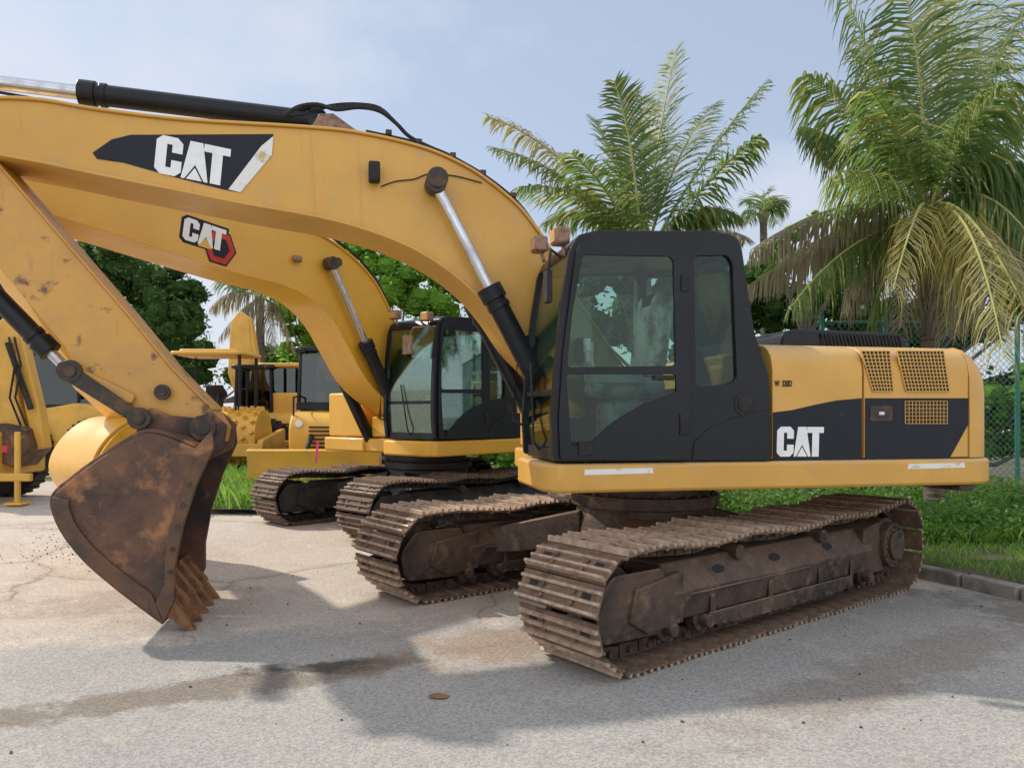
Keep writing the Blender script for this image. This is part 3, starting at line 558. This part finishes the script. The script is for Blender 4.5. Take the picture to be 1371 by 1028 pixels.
def bladed(name,label,cat,px,Y,w):
    c=at(px,600,Y); t=thing(name,label,cat,(c.x,Y,0),0)
    MB().prismx([(-1.6,.30),(-1.5,.36),(-1.46,.6),(-1.5,.85),(-1.6,.95),(-1.66,.92),(-1.58,.62),(-1.62,.34)],-w/2,w/2).prismx([(-1.5,.3),(-1.5,.97),(-1.35,.9),(-1.35,.35)],-w/2,-w/2+.05).prismx([(-1.5,.3),(-1.5,.97),(-1.35,.9),(-1.35,.35)],w/2-.05,w/2).build('blade','yelfar',t,bev=.008)
    for x in(-.5,.5): MB().prismx([(-1.45,.5),(-1.45,.72),(-.2,.95),(-.2,.7)],x-.06,x+.06).build('push_arm','yelfar',t,bev=.02)
    for x in(-.25,.25): MB().cyl((x,-1.4,.75),(x,-.5,1.35),.045).build('lift_cylinder','rub',t)
    b=MB().prismx(rc([(-.75,.8),(-.78,1.35),(-.6,1.62),(.2,1.72),(1.6,1.78),(1.75,1.6),(1.7,.9)],.14),-.72,.82).build('body','yelfar',t,bev=.05)
    for k in range(6): MB().box((.05,-.79,.95+k*.08),(.7,.03,.03)).build('grille_slat','rub',b)
    for x in(-.5,.6): MB().cyl((x,-.80,1.42),(x,-.74,1.42),.07,n=16).build('headlight','white',b)
    framecab(t,-.05,.45,1.7,2.9,1.35,1.3,roof='yelfar' if w<2.2 else 'blk')
    for x in(-.98,1.08):
        q=MB(); q.prismx(rc([(-1.3,.05),(-1.3,.85),(1.4,.85),(1.4,.05)],.38,6),x-.22,x+.22)
        for i in range(12): q.box((x,-1.1+i*.21,.86),(.46,.05,.05))
        for i in range(4): q.box((x,-1.31,.2+i*.17),(.46,.05,.05))
        q.build('crawler_track','rub',t,bev=.01)
    MB().cyl((.55,-.3,1.6),(.55,-.3,2.35),.05).build('exhaust_pipe','rub',t)
    for x in(-.66,.76): MB().tube([(x,-.6,1.55),(x,-.6,1.95),(x,.0,2.0),(x,.0,1.6)],.02,6).build('hand_rail','rub',t)
    return t
bladed('bulldozer','small yellow tracked machine with wide blade and black cab beside the second excavator','bulldozer',446,16.,2.5)
bladed('bulldozer','dark-cabbed tracked machine far back, right of the canopied roller','bulldozer',385,21.,2.0)
def farexc(label,px,Y,bo,st,m='yelfar'):
    c=at(px,600,Y); e=thing('excavator',label,'excavator',(c.x,Y,0),0)
    L=lambda P:[((a-px)/F*Y,EYE+(HY-b)/F*Y) for a,b in P]
    MB().prism(L(bo),-.2,.2).build('boom',m,e,bev=.03)
    MB().prism(L(st),-.15,.15).build('stick',m,e,bev=.03)
    MB().prism(rc([(-.2,1.1),(-.2,2.2),(2.4,2.2),(2.6,1.1)],.15),-1.2,1.2).build('body',m,e,bev=.05)
    framecab(e,.3,-.8,1.2,2.85,1.1,1.0)
    for y in(-1.1,1.1): MB().prism(rc([(-1.6,.05),(-1.6,.9),(1.9,.9),(1.9,.05)],.4,6),y-.3,y+.3).build('crawler_track','rub',e,bev=.02)
farexc('distant yellow excavator whose raised boom stands above the canopied roller',345,22,[(328,560),(308,500),(312,432),(322,418),(336,428),(340,490),(352,545)],[(322,416),(338,428),(346,480),(352,520),(344,524),(334,470)])
farexc('distant yellow excavator with arched boom, behind the bulldozer beside the second cab',480,20,[(470,560),(452,500),(432,470),(425,480),(445,520),(455,560)],[(425,470),(434,474),(424,520),(412,560),(405,552)])
Y=14.; c=at(20,600,Y); b=thing('backhoe_loader','yellow backhoe loader at the left edge with folded digging arm and black tyres','backhoe loader',(c.x,Y,0),0)
MB().prism([(-.2,.8),(-.35,2.0),(-.2,3.3),(.0,3.45),(.2,3.3),(.1,2.2),(.35,.9)],-.15,.15).prism([(.15,3.3),(.3,2.6),(.52,1.7),(.62,1.0),(.42,.95),(.25,1.7),(.05,2.9)],-.12,.12).build('digging_arm','yelfar',b,bev=.03)
MB().cyl((.0,-.2,2.9),(.42,-.2,1.7),.05).build('arm_cylinder','rub',b)
MB().prism([(-.25,1.2),(-.05,1.45),(.4,1.35),(.5,1.0),(.2,.65),(-.2,.8)],-.35,.35).build('digging_bucket','rust',b,bev=.02)
MB().box((-1.4,.3,1.4),(1.9,1.3,.8)).box((-.3,.2,.9),(.6,1.5,.8)).build('chassis','yelfar',b,bev=.06)
MB().box((.25,-.62,.50),(.9,.10,.14)).cyl((.45,-.62,.05),(.45,-.62,1.3),.05,n=10).box((.45,-.62,.04),(.3,.3,.05)).build('stabiliser','yelfar',b,bev=.02)
MB().box((.30,-.72,1.0),(.09,.04,.12)).build('tail_light','red',b,bev=.01)
framecab(b,-1.2,.3,1.75,3.2,1.6,1.4)
for x in(.02,.12): MB().tube([Vector((x,-.2,3.0)),Vector((x+.18,-.3,2.5)),Vector((x+.08,-.3,1.9)),Vector((x+.25,-.25,1.4))],.02,6).build('hydraulic_hose','hose',b)
wheel(b,-.75,-.35,.72,.72,.45); wheel(b,-.75,1.0,.72,.72,.45)
Y=20.; c=at(100,600,Y); b=thing('wheel_loader','yellow wheel loader partly hidden behind the rusty bucket','wheel loader',(c.x,Y,0),0)
MB().prism(rc([(-1.2,.7),(-1.2,1.6),(.5,1.9),(1.5,1.7),(1.5,.7)],.12),-.8,.8).build('body','yelfar',b,bev=.05)
framecab(b,-.2,0,1.7,3.1,1.4,1.3)
wheel(b,-.8,-.8,.75,.75,.5); wheel(b,1.0,-.8,.75,.75,.5)
# ---------------------------------------------------------------- ground
def sheet(name,pts,z,m,label):
    me=bpy.data.meshes.new(name); me.from_pydata([(x,y,z) for x,y in pts],[],[tuple(range(len(pts)))]); me.materials.append(m)
    o=bpy.data.objects.new(name,me); COL.objects.link(o); o['kind']='structure'; o['label']=label
    bm=bmesh.new(); bm.from_mesh(me); bmesh.ops.triangulate(bm,faces=bm.faces)
    for f in bm.faces:
        if f.normal.z<0: f.normal_flip()
    bm.to_mesh(me); bm.free(); return o
def groundmat():
    m=bpy.data.materials.new('yard_paving'); m.use_nodes=True; nt=m.node_tree; b=nt.nodes['Principled BSDF']; tc=N(nt,'ShaderNodeTexCoord').outputs['Object']
    sp=N(nt,'ShaderNodeSeparateXYZ'); nt.links.new(tc,sp.inputs[0]); x,y=sp.outputs['X'],sp.outputs['Y']
    n1=noise(nt,tc,.7,8,.65); n2=noise(nt,tc,2.7,8,.7); n3=noise(nt,tc,9,8,.7)
    asp=mixc(nt,ramp(nt,n1,.35,.65),(.40,.375,.34),(.33,.315,.29)); asp=mixc(nt,ramp(nt,n2,.55,.68),asp,(.42,.38,.325))
    con=mixc(nt,ramp(nt,n1,.35,.65),(.53,.455,.375),(.47,.41,.345)); con=mixc(nt,ramp(nt,n2,.5,.68),con,(.57,.49,.41))
    v=N(nt,'ShaderNodeTexVoronoi',feature='DISTANCE_TO_EDGE'); v.inputs['Scale'].default_value=.32
    wv=N(nt,'ShaderNodeVectorMath',operation='ADD'); nt.links.new(tc,wv.inputs[0]); nn=N(nt,'ShaderNodeTexNoise'); nn.inputs['Scale'].default_value=1.3; nn.inputs['Detail'].default_value=8; nt.links.new(tc,nn.inputs['Vector'])
    sc=N(nt,'ShaderNodeVectorMath',operation='SCALE'); sc.inputs['Scale'].default_value=.6; nt.links.new(nn.outputs['Color'],sc.inputs[0]); nt.links.new(sc.outputs[0],wv.inputs[1]); nt.links.new(wv.outputs[0],v.inputs['Vector'])
    con=mixc(nt,ramp(nt,v.outputs['Distance'],.006,.0),con,(.22,.18,.14))
    con=mixc(nt,mth(nt,'MULTIPLY',ramp(nt,mth(nt,'ADD',v.outputs['Distance'],mth(nt,'MULTIPLY',n2,.12)),.10,.04),.7),con,(.36,.29,.225))
    d=mth(nt,'SUBTRACT',y,mth(nt,'MULTIPLY_ADD',x,.22,6.05)); d=mth(nt,'ADD',d,mth(nt,'MULTIPLY_ADD',n2,1.6,-.8)); d=mth(nt,'ADD',d,mth(nt,'MULTIPLY_ADD',n3,.5,-.25))
    col=mixc(nt,ramp(nt,d,-.22,.22),asp,con)
    def blot(cx,cy,ang,a,b_,c,col,amt=.9,nz=1.4):
        mp=N(nt,'ShaderNodeMapping',vector_type='TEXTURE'); mp.inputs['Location'].default_value=(cx,cy,0); mp.inputs['Rotation'].default_value=(0,0,R(ang)); mp.inputs['Scale'].default_value=(a,b_,1); nt.links.new(tc,mp.inputs['Vector'])
        ln=N(nt,'ShaderNodeVectorMath',operation='LENGTH'); nt.links.new(mp.outputs['Vector'],ln.inputs[0])
        e=mth(nt,'ADD',ln.outputs['Value'],mth(nt,'MULTIPLY_ADD',n2,nz*2,-nz)); e=mth(nt,'ADD',e,mth(nt,'MULTIPLY_ADD',n3,.8,-.4))
        return mixc(nt,mth(nt,'MULTIPLY',ramp(nt,e,1.0,.55),amt),col,c)
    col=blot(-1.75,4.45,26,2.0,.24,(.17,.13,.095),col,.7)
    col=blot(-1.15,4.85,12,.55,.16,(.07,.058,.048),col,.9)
    col=blot(.0,5.35,30,1.1,.5,(.32,.23,.16),col,.7)
    col=blot(-3.2,6.6,20,1.2,.5,(.32,.23,.165),col,.45)
    col=blot(2.6,4.9,35,2.4,.35,(.23,.175,.13),col,.45)
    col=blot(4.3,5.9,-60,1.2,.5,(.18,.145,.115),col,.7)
    vv=N(nt,'ShaderNodeTexVoronoi'); vv.inputs['Scale'].default_value=85; nt.links.new(tc,vv.inputs['Vector'])
    s2=N(nt,'ShaderNodeSeparateColor'); nt.links.new(vv.outputs['Color'],s2.inputs[0])
    g=N(nt,'ShaderNodeMapRange'); g.inputs['To Min'].default_value=.74; g.inputs['To Max'].default_value=1.22; nt.links.new(s2.outputs[0],g.inputs['Value'])
    mu=N(nt,'ShaderNodeVectorMath',operation='SCALE'); nt.links.new(col,mu.inputs[0]); nt.links.new(g.outputs['Result'],mu.inputs['Scale'])
    nt.links.new(mu.outputs[0],b.inputs['Base Color']); b.inputs['Roughness'].default_value=.85; b.inputs['Specular IOR Level'].default_value=.3
    bp=N(nt,'ShaderNodeBump'); bp.inputs['Strength'].default_value=.4; bp.inputs['Distance'].default_value=.005; nt.links.new(vv.outputs['Distance'],bp.inputs['Height']); nt.links.new(bp.outputs['Normal'],b.inputs['Normal'])
    return m
sheet('ground',[(-400,-30),(400,-30),(400,900),(-400,900)],0,groundmat(),'grey weathered asphalt yard merging into tan concrete')
gp=[(5.15,5.2),(4.62,6.58),(4.2,7.6),(3.6,9),(2.4,10.4),(1.5,11.4),(0,14.2),(-1.4,15.2),(-3.9,12.1),(-4.95,12.2),(-9,20.2),(-12,60),(60,60),(60,5.2)]
o=sheet('grass_ground',gp,.09,M['soil'],'soil under the grass and weeds')
kb=MB(); kl=[(5.3,4.6),(4.9,5.5),(4.42,6.58),(4.0,7.6),(3.4,8.9),(2.2,10.3),(1.3,11.3)]
for a,b_ in zip(kl,kl[1:]):
    a=Vector(a);b_=Vector(b_);n=max(1,round((b_-a).length/.45))
    for i in range(n):
        p=a.lerp(b_,(i+.5)/n); L=(b_-a).length/n; an=math.atan2((b_-a).y,(b_-a).x)
        kb.box((p.x+random.uniform(-.01,.01),p.y,.055+random.uniform(-.008,.008)),(L-.03,.15,.13),Matrix.Rotation(an+random.uniform(-.03,.03),3,'Z'))
o=kb.build('kerb','kerbm',bev=.015); o['kind']='structure'; o['label']='low kerb stones edging the grass'
pb=MB()
for i in range(300):
    if i<240: p=gr(random.gauss(100,45),max(705,random.gauss(733,14)))
    else: p=gr(random.uniform(0,1371),random.uniform(760,1010))
    s_=random.uniform(.004,.011); pb.box((p.x,p.y,s_*.4),(s_,s_*1.3,s_),Matrix.Rotation(random.random()*3,3,'Z')@Matrix.Rotation(random.random(),3,'X'))
tag(pb.build('gravel_crumbs','soil'),'loose crumbs of soil and gravel on the paving','gravel',kind='stuff')
p=gr(589,933); lf=MB(); lf.add([(p.x+.07*math.cos(a)*random.uniform(.6,1),p.y+.05*math.sin(a)*random.uniform(.6,1),.008) for a in [i*.6 for i in range(10)]],[tuple(range(10))])
tag(lf.build('rust_flake','tooth',recalc=False),'flat rusty-red scrap lying on the asphalt in the foreground','scrap')
# ---------------------------------------------------------------- vegetation
def clump(mb,c,r,n,leaf,sq=.8,core=False):
    G=random.gauss; c=Vector(c)
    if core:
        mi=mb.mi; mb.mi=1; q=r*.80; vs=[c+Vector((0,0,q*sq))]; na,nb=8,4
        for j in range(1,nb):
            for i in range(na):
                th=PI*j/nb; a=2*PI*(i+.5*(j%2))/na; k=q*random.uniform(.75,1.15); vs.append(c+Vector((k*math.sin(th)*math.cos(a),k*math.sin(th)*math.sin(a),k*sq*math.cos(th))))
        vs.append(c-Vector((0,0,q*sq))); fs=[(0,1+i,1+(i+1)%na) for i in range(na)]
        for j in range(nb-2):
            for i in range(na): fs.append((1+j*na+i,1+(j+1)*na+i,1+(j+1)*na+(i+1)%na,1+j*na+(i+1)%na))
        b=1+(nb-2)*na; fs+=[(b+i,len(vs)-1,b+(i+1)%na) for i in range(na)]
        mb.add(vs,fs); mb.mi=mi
    for _ in range(n):
        d=Vector((G(0,1),G(0,1),G(0,1))).normalized(); rad=r*(.62+.5*random.random())*(1+.15*math.sin(5*d.x+3*d.z)+.12*math.sin(7*d.y+4*d.x))
        p=c+Vector((d.x*rad,d.y*rad,d.z*rad*sq)); s_=leaf*random.uniform(.5,1.2)
        u=Vector((G(0,1),G(0,1),G(0,.6))).normalized(); w=(u.cross(Vector((G(0,1),G(0,1),G(0,1))))).normalized()*.45
        mb.add([p-u*s_*.5,p+w*s_*.6,p+u*s_*.6,p-w*s_*.6],[(0,1,2,3)])
def tree(label,Y,tx,cl,leaf,cov,m,group=None,name='leafy_tree',sub=9,core='core'):
    b=at(tx,600,Y); root=thing(name,label,'tree',(b.x,Y,0),0,group); T=MB(); cr_=MB(); K=F/Y
    big=[]
    for px,py,r in cl:
        c=at(px,py,Y); c=Vector((c.x-b.x,random.uniform(-.6,.6)*r/K,c.z)); rr=r/K; big.append(c)
        for _ in range(sub):
            d=Vector((random.gauss(0,1),random.gauss(0,1),random.gauss(0,1))).normalized()*rr*random.uniform(.3,.72)
            q=rr*random.uniform(.35,.55)
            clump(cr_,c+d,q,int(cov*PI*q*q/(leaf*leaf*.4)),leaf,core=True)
    top=sum(big,Vector())/len(big); top=Vector((top.x,0,top.z*.6)); r0=max(.12,.03*top.z)
    T.tube([(0,0,-.1),(top.x*.3,0,top.z*.5),top],r0,8,r0*.6)
    for c in big: T.tube([top,top.lerp(c,.5)+Vector((0,0,-.2)),c],r0*.5,6,r0*.12)
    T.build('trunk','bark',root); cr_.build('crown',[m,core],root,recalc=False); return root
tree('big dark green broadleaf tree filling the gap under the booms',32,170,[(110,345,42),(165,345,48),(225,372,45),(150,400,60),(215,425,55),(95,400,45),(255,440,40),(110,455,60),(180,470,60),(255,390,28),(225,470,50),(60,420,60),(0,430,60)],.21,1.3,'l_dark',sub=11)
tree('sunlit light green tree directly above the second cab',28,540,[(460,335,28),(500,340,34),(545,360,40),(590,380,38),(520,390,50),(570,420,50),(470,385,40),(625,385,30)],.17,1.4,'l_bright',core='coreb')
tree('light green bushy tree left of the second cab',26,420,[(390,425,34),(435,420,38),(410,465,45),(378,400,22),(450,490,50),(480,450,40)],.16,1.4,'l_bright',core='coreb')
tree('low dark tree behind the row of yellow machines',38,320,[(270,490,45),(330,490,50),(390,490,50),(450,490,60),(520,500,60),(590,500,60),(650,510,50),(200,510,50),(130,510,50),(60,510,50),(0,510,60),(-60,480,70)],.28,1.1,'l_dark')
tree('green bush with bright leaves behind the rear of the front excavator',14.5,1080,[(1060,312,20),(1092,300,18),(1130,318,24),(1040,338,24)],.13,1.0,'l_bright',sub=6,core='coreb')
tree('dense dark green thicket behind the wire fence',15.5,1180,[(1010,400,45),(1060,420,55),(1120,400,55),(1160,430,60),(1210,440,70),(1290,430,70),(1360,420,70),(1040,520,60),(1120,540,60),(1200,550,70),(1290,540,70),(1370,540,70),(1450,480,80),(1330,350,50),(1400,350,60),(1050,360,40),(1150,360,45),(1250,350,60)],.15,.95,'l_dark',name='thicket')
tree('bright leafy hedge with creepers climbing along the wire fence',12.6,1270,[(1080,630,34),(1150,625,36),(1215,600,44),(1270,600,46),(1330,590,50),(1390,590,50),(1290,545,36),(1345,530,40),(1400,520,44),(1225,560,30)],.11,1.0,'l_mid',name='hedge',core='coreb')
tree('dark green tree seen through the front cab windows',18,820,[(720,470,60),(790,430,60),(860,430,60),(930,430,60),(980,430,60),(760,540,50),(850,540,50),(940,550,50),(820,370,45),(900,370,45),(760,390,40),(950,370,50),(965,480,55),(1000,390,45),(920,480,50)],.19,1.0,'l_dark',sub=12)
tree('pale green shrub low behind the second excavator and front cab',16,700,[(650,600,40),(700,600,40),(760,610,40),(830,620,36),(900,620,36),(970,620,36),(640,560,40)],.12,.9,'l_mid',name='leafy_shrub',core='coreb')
def frond(mb,p0,p1,p2,L=.6,mi=0,droop=.5,n=80,w=.034):
    mb.mi=3; P=lambda t:p0*(1-t)**2+p1*2*t*(1-t)+p2*t*t
    mb.tube([P(i/10) for i in range(11)],.026,5,.006); mb.mi=mi
    for i in range(n):
        t=.14+.86*i/n; p=P(t); tan=(P(min(1,t+.02))-P(t-.02)).normalized(); side=tan.cross(Vector((0,0,1)))
        if side.length<.15: side=Vector((1,0,0))
        side.normalize(); upn=side.cross(tan)
        ln=L*(math.sin(PI*(.18+.76*t)))**.7*random.uniform(.8,1.1)
        for sd in(-1,1):
            if random.random()<.07: continue
            if mi<2 and random.random()<.14 and t>.4: mb.mi=1 if mi==0 else 2
            else: mb.mi=mi
            dr_=droop*random.uniform(.6,1.35)
            d=(side*sd*.85+tan*.6+upn*.12+Vector((random.gauss(0,.12),random.gauss(0,.12),-dr_*.45+random.gauss(0,.08)))).normalized()
            d2=(d+Vector((0,0,-dr_*random.uniform(.7,1.4)))).normalized(); d3=(d2+Vector((0,0,-dr_*.9))).normalized(); wv=tan*w*.5
            a=p+d*ln*.38; a2=a+d2*ln*.36; e_=a2+d3*ln*.32
            mb.add([p-wv*.7,p+wv*.7,a+wv*1.1,a-wv*1.1,a2+wv*.8,a2-wv*.8,e_],[(0,1,2,3),(3,2,4,5),(5,4,6)])
def palm(label,Y,base,top,fr,group='coconut palms behind the machines',tr=.15,scale=1.,name='coconut_palm',nn=80,w=.028):
    b=at(base[0],base[1],Y); root=thing(name,label,'palm tree',(b.x,Y,0),0,group); o=Vector((b.x,Y,0)); tp=at(top[0],top[1],Y)-o
    T=MB(); n=26
    T.tube([Vector((tp.x*(i/n)**1.3,0,tp.z*i/n)) for i in range(n+1)],tr*1.15,12,tr*.8)
    for i in range(1,n): T.cyl((tp.x*(i/n)**1.3,0,tp.z*i/n-.02),(tp.x*(i/n)**1.3,0,tp.z*i/n+.02),tr*(1.22-.38*i/n),tr*(1.14-.38*i/n),n=12)
    T.build('trunk','bark',root); C=MB()
    for mid,tip,dy,mi,L,dr in fr:
        p1=at(mid[0],mid[1],Y+dy*.5)-o; p2=at(tip[0],tip[1],Y+dy)-o
        frond(C,tp+Vector((random.uniform(-.05,.05),0,random.uniform(-.1,.1))),p1,p2,L*scale,mi,dr,n=nn,w=w*scale**.5)
    for i in range(5): a=i*1.3; C.mi=2; C.add([tp+Vector((.1*math.cos(a),.1*math.sin(a),-.3)),tp+Vector((.2*math.cos(a),.2*math.sin(a),.1)),tp+Vector((.05,0,.6))],[(0,1,2)])
    C.build('crown',['p_green','p_yel','p_dry','rach'],root,recalc=False)
palm('coconut palm rising behind the front cab roof',11.,(862,640),(860,345),[
 ((880,180),(905,66),.3,0,.62,.15),((850,180),(822,108),-.4,0,.6,.2),((835,220),(795,160),.5,0,.55,.2),((950,190),(1024,112),.2,0,.65,.45),((960,220),(1018,182),-.8,0,.65,.6),
 ((760,190),(652,156),.1,1,.62,.45),((770,220),(660,198),.9,0,.62,.5),((790,240),(695,250),-.9,0,.65,.5),((930,250),(990,290),-.5,0,.6,.7),((790,260),(730,300),.6,0,.6,.5),((820,250),(765,205),-1.2,0,.6,.35),((940,290),(1000,320),.8,2,.55,.7),((900,200),(955,140),.9,0,.6,.3),((866,220),(862,130),.9,0,.55,.15),((920,260),(950,300),.2,0,.6,.6)],nn=80)
palm('tall coconut palm with drooping fronds standing at the right beside the fence',10.2,(1252,716),(1240,290),[
 ((1190,120),(1115,-40),.3,0,1.0,.8),((1150,130),(1078,100),-.2,0,1.0,1.0),((1245,100),(1200,-60),-.6,0,.9,.5),((1265,100),(1290,-80),.4,0,.9,.5),((1310,110),(1385,-10),-.3,0,.95,.7),
 ((1340,150),(1430,130),.3,0,.95,1.0),((1310,170),(1410,240),-.8,0,.95,1.2),((1150,190),(1080,170),.9,0,.95,1.1),((1140,240),(1005,335),-.3,2,.85,1.8),((1120,290),(1000,385),.5,2,.8,1.9),((1140,300),(1060,410),-.9,0,.8,1.7),
 ((1170,290),(1130,420),.9,2,.85,1.7),((1150,285),(1040,350),1.2,0,.8,1.6),((1290,230),(1385,440),-2.6,1,1.0,1.9),((1240,220),(1195,390),-2.4,1,.85,1.7),((1320,210),(1400,350),-1.4,0,.95,1.8),((1300,240),(1345,480),-3.0,1,1.0,1.8),((1200,160),(1150,50),1.0,0,.9,.8),((1280,160),(1330,60),1.2,0,.9,.8),((1270,320),(1300,440),.3,2,.8,1.7),((1340,240),(1430,400),.6,0,.95,1.7),
 ((1210,170),(1165,120),-1.2,0,.9,1.0),((1290,150),(1350,110),-1.2,0,.9,1.0),((1230,130),(1240,20),.9,0,.9,.7),((1320,220),(1375,300),1.0,0,.95,1.5),((1180,220),(1120,230),-1.4,0,.9,1.4),((1360,180),(1450,300),-1.0,0,1.0,1.6),((1280,260),(1310,370),-1.6,2,.85,1.8),((1290,120),(1345,-40),.9,0,.95,.6),((1330,260),(1390,410),-2.0,2,.9,1.8),((1215,320),(1205,440),-.5,2,.8,1.6),((1262,320),(1268,450),-.7,2,.8,1.6),((1200,310),(1165,430),.5,0,.85,1.6),((1300,310),(1345,450),.4,2,.85,1.7)],tr=.12,nn=88)
palm('small distant palm right of the front cab roof',26,(1025,600),(1022,290),[((1000,270),(990,295),0,0,.6,.7),((1022,260),(1028,258),0,0,.6,.3),((1040,265),(1050,285),0,0,.6,.7),((1010,262),(1000,272),.5,0,.6,.5),((1035,262),(1045,268),-.5,0,.6,.5),((1030,270),(1040,300),.6,0,.6,.9),((1010,275),(1002,300),-.6,0,.6,.9)],scale=1.2,nn=40)
palm('palm with grey drooping fronds behind the canopied roller',24,(350,600),(348,400),[((310,380),(285,410),0,2,.8,1.2),((380,380),(405,420),0,0,.8,1.0),((350,370),(360,360),.4,0,.8,.5),((320,370),(300,375),.6,0,.8,.8),((330,400),(295,450),-.5,2,.8,1.4),((370,390),(395,470),.5,2,.8,1.4),((375,370),(395,385),-.6,0,.8,.8),((330,395),(312,470),.3,2,.8,1.5),((355,400),(368,465),-.4,2,.8,1.5)],scale=1.2,nn=50,w=.036)
# fence
Y=11.4; x0=at(1095,0,Y).x
fe=thing('wire_fence','green-posted chain-link fence behind the front excavator and the tall palm','fence',(x0,Y,0))
for px in(1100,1185,1362):
    x=at(px,0,Y).x-x0; MB().cyl((x,0,0),(x,0,3.08),.035,n=10).build('fence_post','fencep',fe)
MB().cyl((0,0,2.98),(5.6,0,2.98),.02,n=8).build('fence_rail','fencep',fe)
w=MB(); H=2.8; s_=.095
k=-H
while k<5.6:
    for sg in(0,1):
        a=(max(k,0),max(0,-k)); b_=(min(k+H,5.6),min(H,5.6-k))
        za,zb=(a[1],b_[1]) if sg==0 else (H-a[1],H-b_[1])
        w.tube([(a[0],sg*.005,.2+za),(b_[0],sg*.005,.2+zb)],.0038,3)
    k+=s_
w.build('chain_link_mesh','wire',fe,recalc=False)
def inside(x,y,poly):
    c=False
    for i in range(len(poly)):
        (x1_,y1_),(x2_,y2_)=poly[i-1],poly[i]
        if (y1_>y)!=(y2_>y) and x<(x2_-x1_)*(y-y1_)/(y2_-y1_)+x1_: c=not c
    return c
g=MB(); cnt=0
while cnt<48000:
    if random.random()<.62: x=random.uniform(1.3,9);y=random.uniform(5.3,12)
    else: x=random.uniform(-9,1);y=random.uniform(12,21)
    if not inside(x,y,gp): continue
    cnt+=1; far=y>11.9; nearpath=(not far and y<8.8)
    if nearpath and math.sin(x*3.1+y)*math.sin(y*4.3-x)>.35 and random.random()<.8: continue
    h_=random.uniform(.03,.10) if nearpath else random.uniform(.08,.26 if not far else .45); a=random.random()*PI; w_=.006 if not far else .013
    lx,ly=random.gauss(0,.4)*h_,random.gauss(0,.4)*h_
    g.add([(x-w_*math.cos(a),y-w_*math.sin(a),.09),(x+w_*math.cos(a),y+w_*math.sin(a),.09),(x+lx*.4+w_*.7*math.cos(a),y+ly*.4+w_*.7*math.sin(a),.09+h_*.6),(x+lx,y+ly,.09+h_)],[(0,1,2),(0,2,3)])
tag(g.build('grass','grass',recalc=False),'green grass growing behind the kerb and beyond the yard','grass',kind='stuff')
w=MB()
for i in range(330):
    x=random.uniform(2.0,9);y=random.uniform(8.9,11.3)
    if not inside(x,y,gp): continue
    clump(w,(x,y,random.uniform(.12,.35+.12*max(0,y-9))),random.uniform(.15,.36),150,.065)
for i in range(40):
    x=random.uniform(-1,3);y=random.uniform(12.5,14.5)
    if inside(x,y,gp): clump(w,(x,y,random.uniform(.2,.6)),random.uniform(.25,.5),150,.10)
tag(w.build('weeds','l_mid',recalc=False),'low leafy weeds at the foot of the fence','weeds',kind='stuff')
# ---------------------------------------------------------------- light, world, camera
sd=Vector((1.0,-.43,-1.0))
L=bpy.data.lights.new('Sun','SUN'); L.energy=3.8; L.angle=R(1.2); L.color=(1,.93,.83); lo=bpy.data.objects.new('Sun',L); COL.objects.link(lo); lo.rotation_euler=sd.to_track_quat('-Z','Y').to_euler(); lo.location=(-10,10,20)
W=bpy.data.worlds.new('World'); S.world=W; W.use_nodes=True; nt=W.node_tree; bg=nt.nodes['Background']
sk=N(nt,'ShaderNodeTexSky',sky_type='NISHITA'); sk.sun_disc=False; sk.sun_elevation=R(42.6); sk.sun_rotation=R(-66.7); sk.dust_density=1.5; sk.air_density=1.0
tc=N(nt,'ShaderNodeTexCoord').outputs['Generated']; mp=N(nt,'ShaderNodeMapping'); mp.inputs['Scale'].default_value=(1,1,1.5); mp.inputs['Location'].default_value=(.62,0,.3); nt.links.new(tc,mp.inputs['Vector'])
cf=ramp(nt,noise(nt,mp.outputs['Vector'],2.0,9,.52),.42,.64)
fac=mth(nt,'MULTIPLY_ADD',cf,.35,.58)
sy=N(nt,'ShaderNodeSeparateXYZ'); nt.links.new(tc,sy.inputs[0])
br=ramp(nt,mth(nt,'MULTIPLY',sy.outputs['Y'],-1.0),-.3,.8)  # unseen sky behind the camera brightened, added to lift the ambient fill
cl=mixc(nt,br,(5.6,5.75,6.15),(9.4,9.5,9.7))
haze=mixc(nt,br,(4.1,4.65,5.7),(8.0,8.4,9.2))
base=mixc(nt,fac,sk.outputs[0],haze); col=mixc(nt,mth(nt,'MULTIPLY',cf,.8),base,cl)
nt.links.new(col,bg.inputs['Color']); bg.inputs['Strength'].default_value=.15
cam=bpy.data.cameras.new('Camera'); co=bpy.data.objects.new('Camera',cam); COL.objects.link(co); co.location=(0,0,EYE); co.rotation_euler=(R(90),0,0)
cam.sensor_width=36; cam.lens=F/1371*36; cam.shift_y=(HY-514)/1371; cam.clip_end=3000; S.camera=co
S.view_settings.view_transform='Standard'; S.view_settings.look='None'; S.view_settings.exposure=0
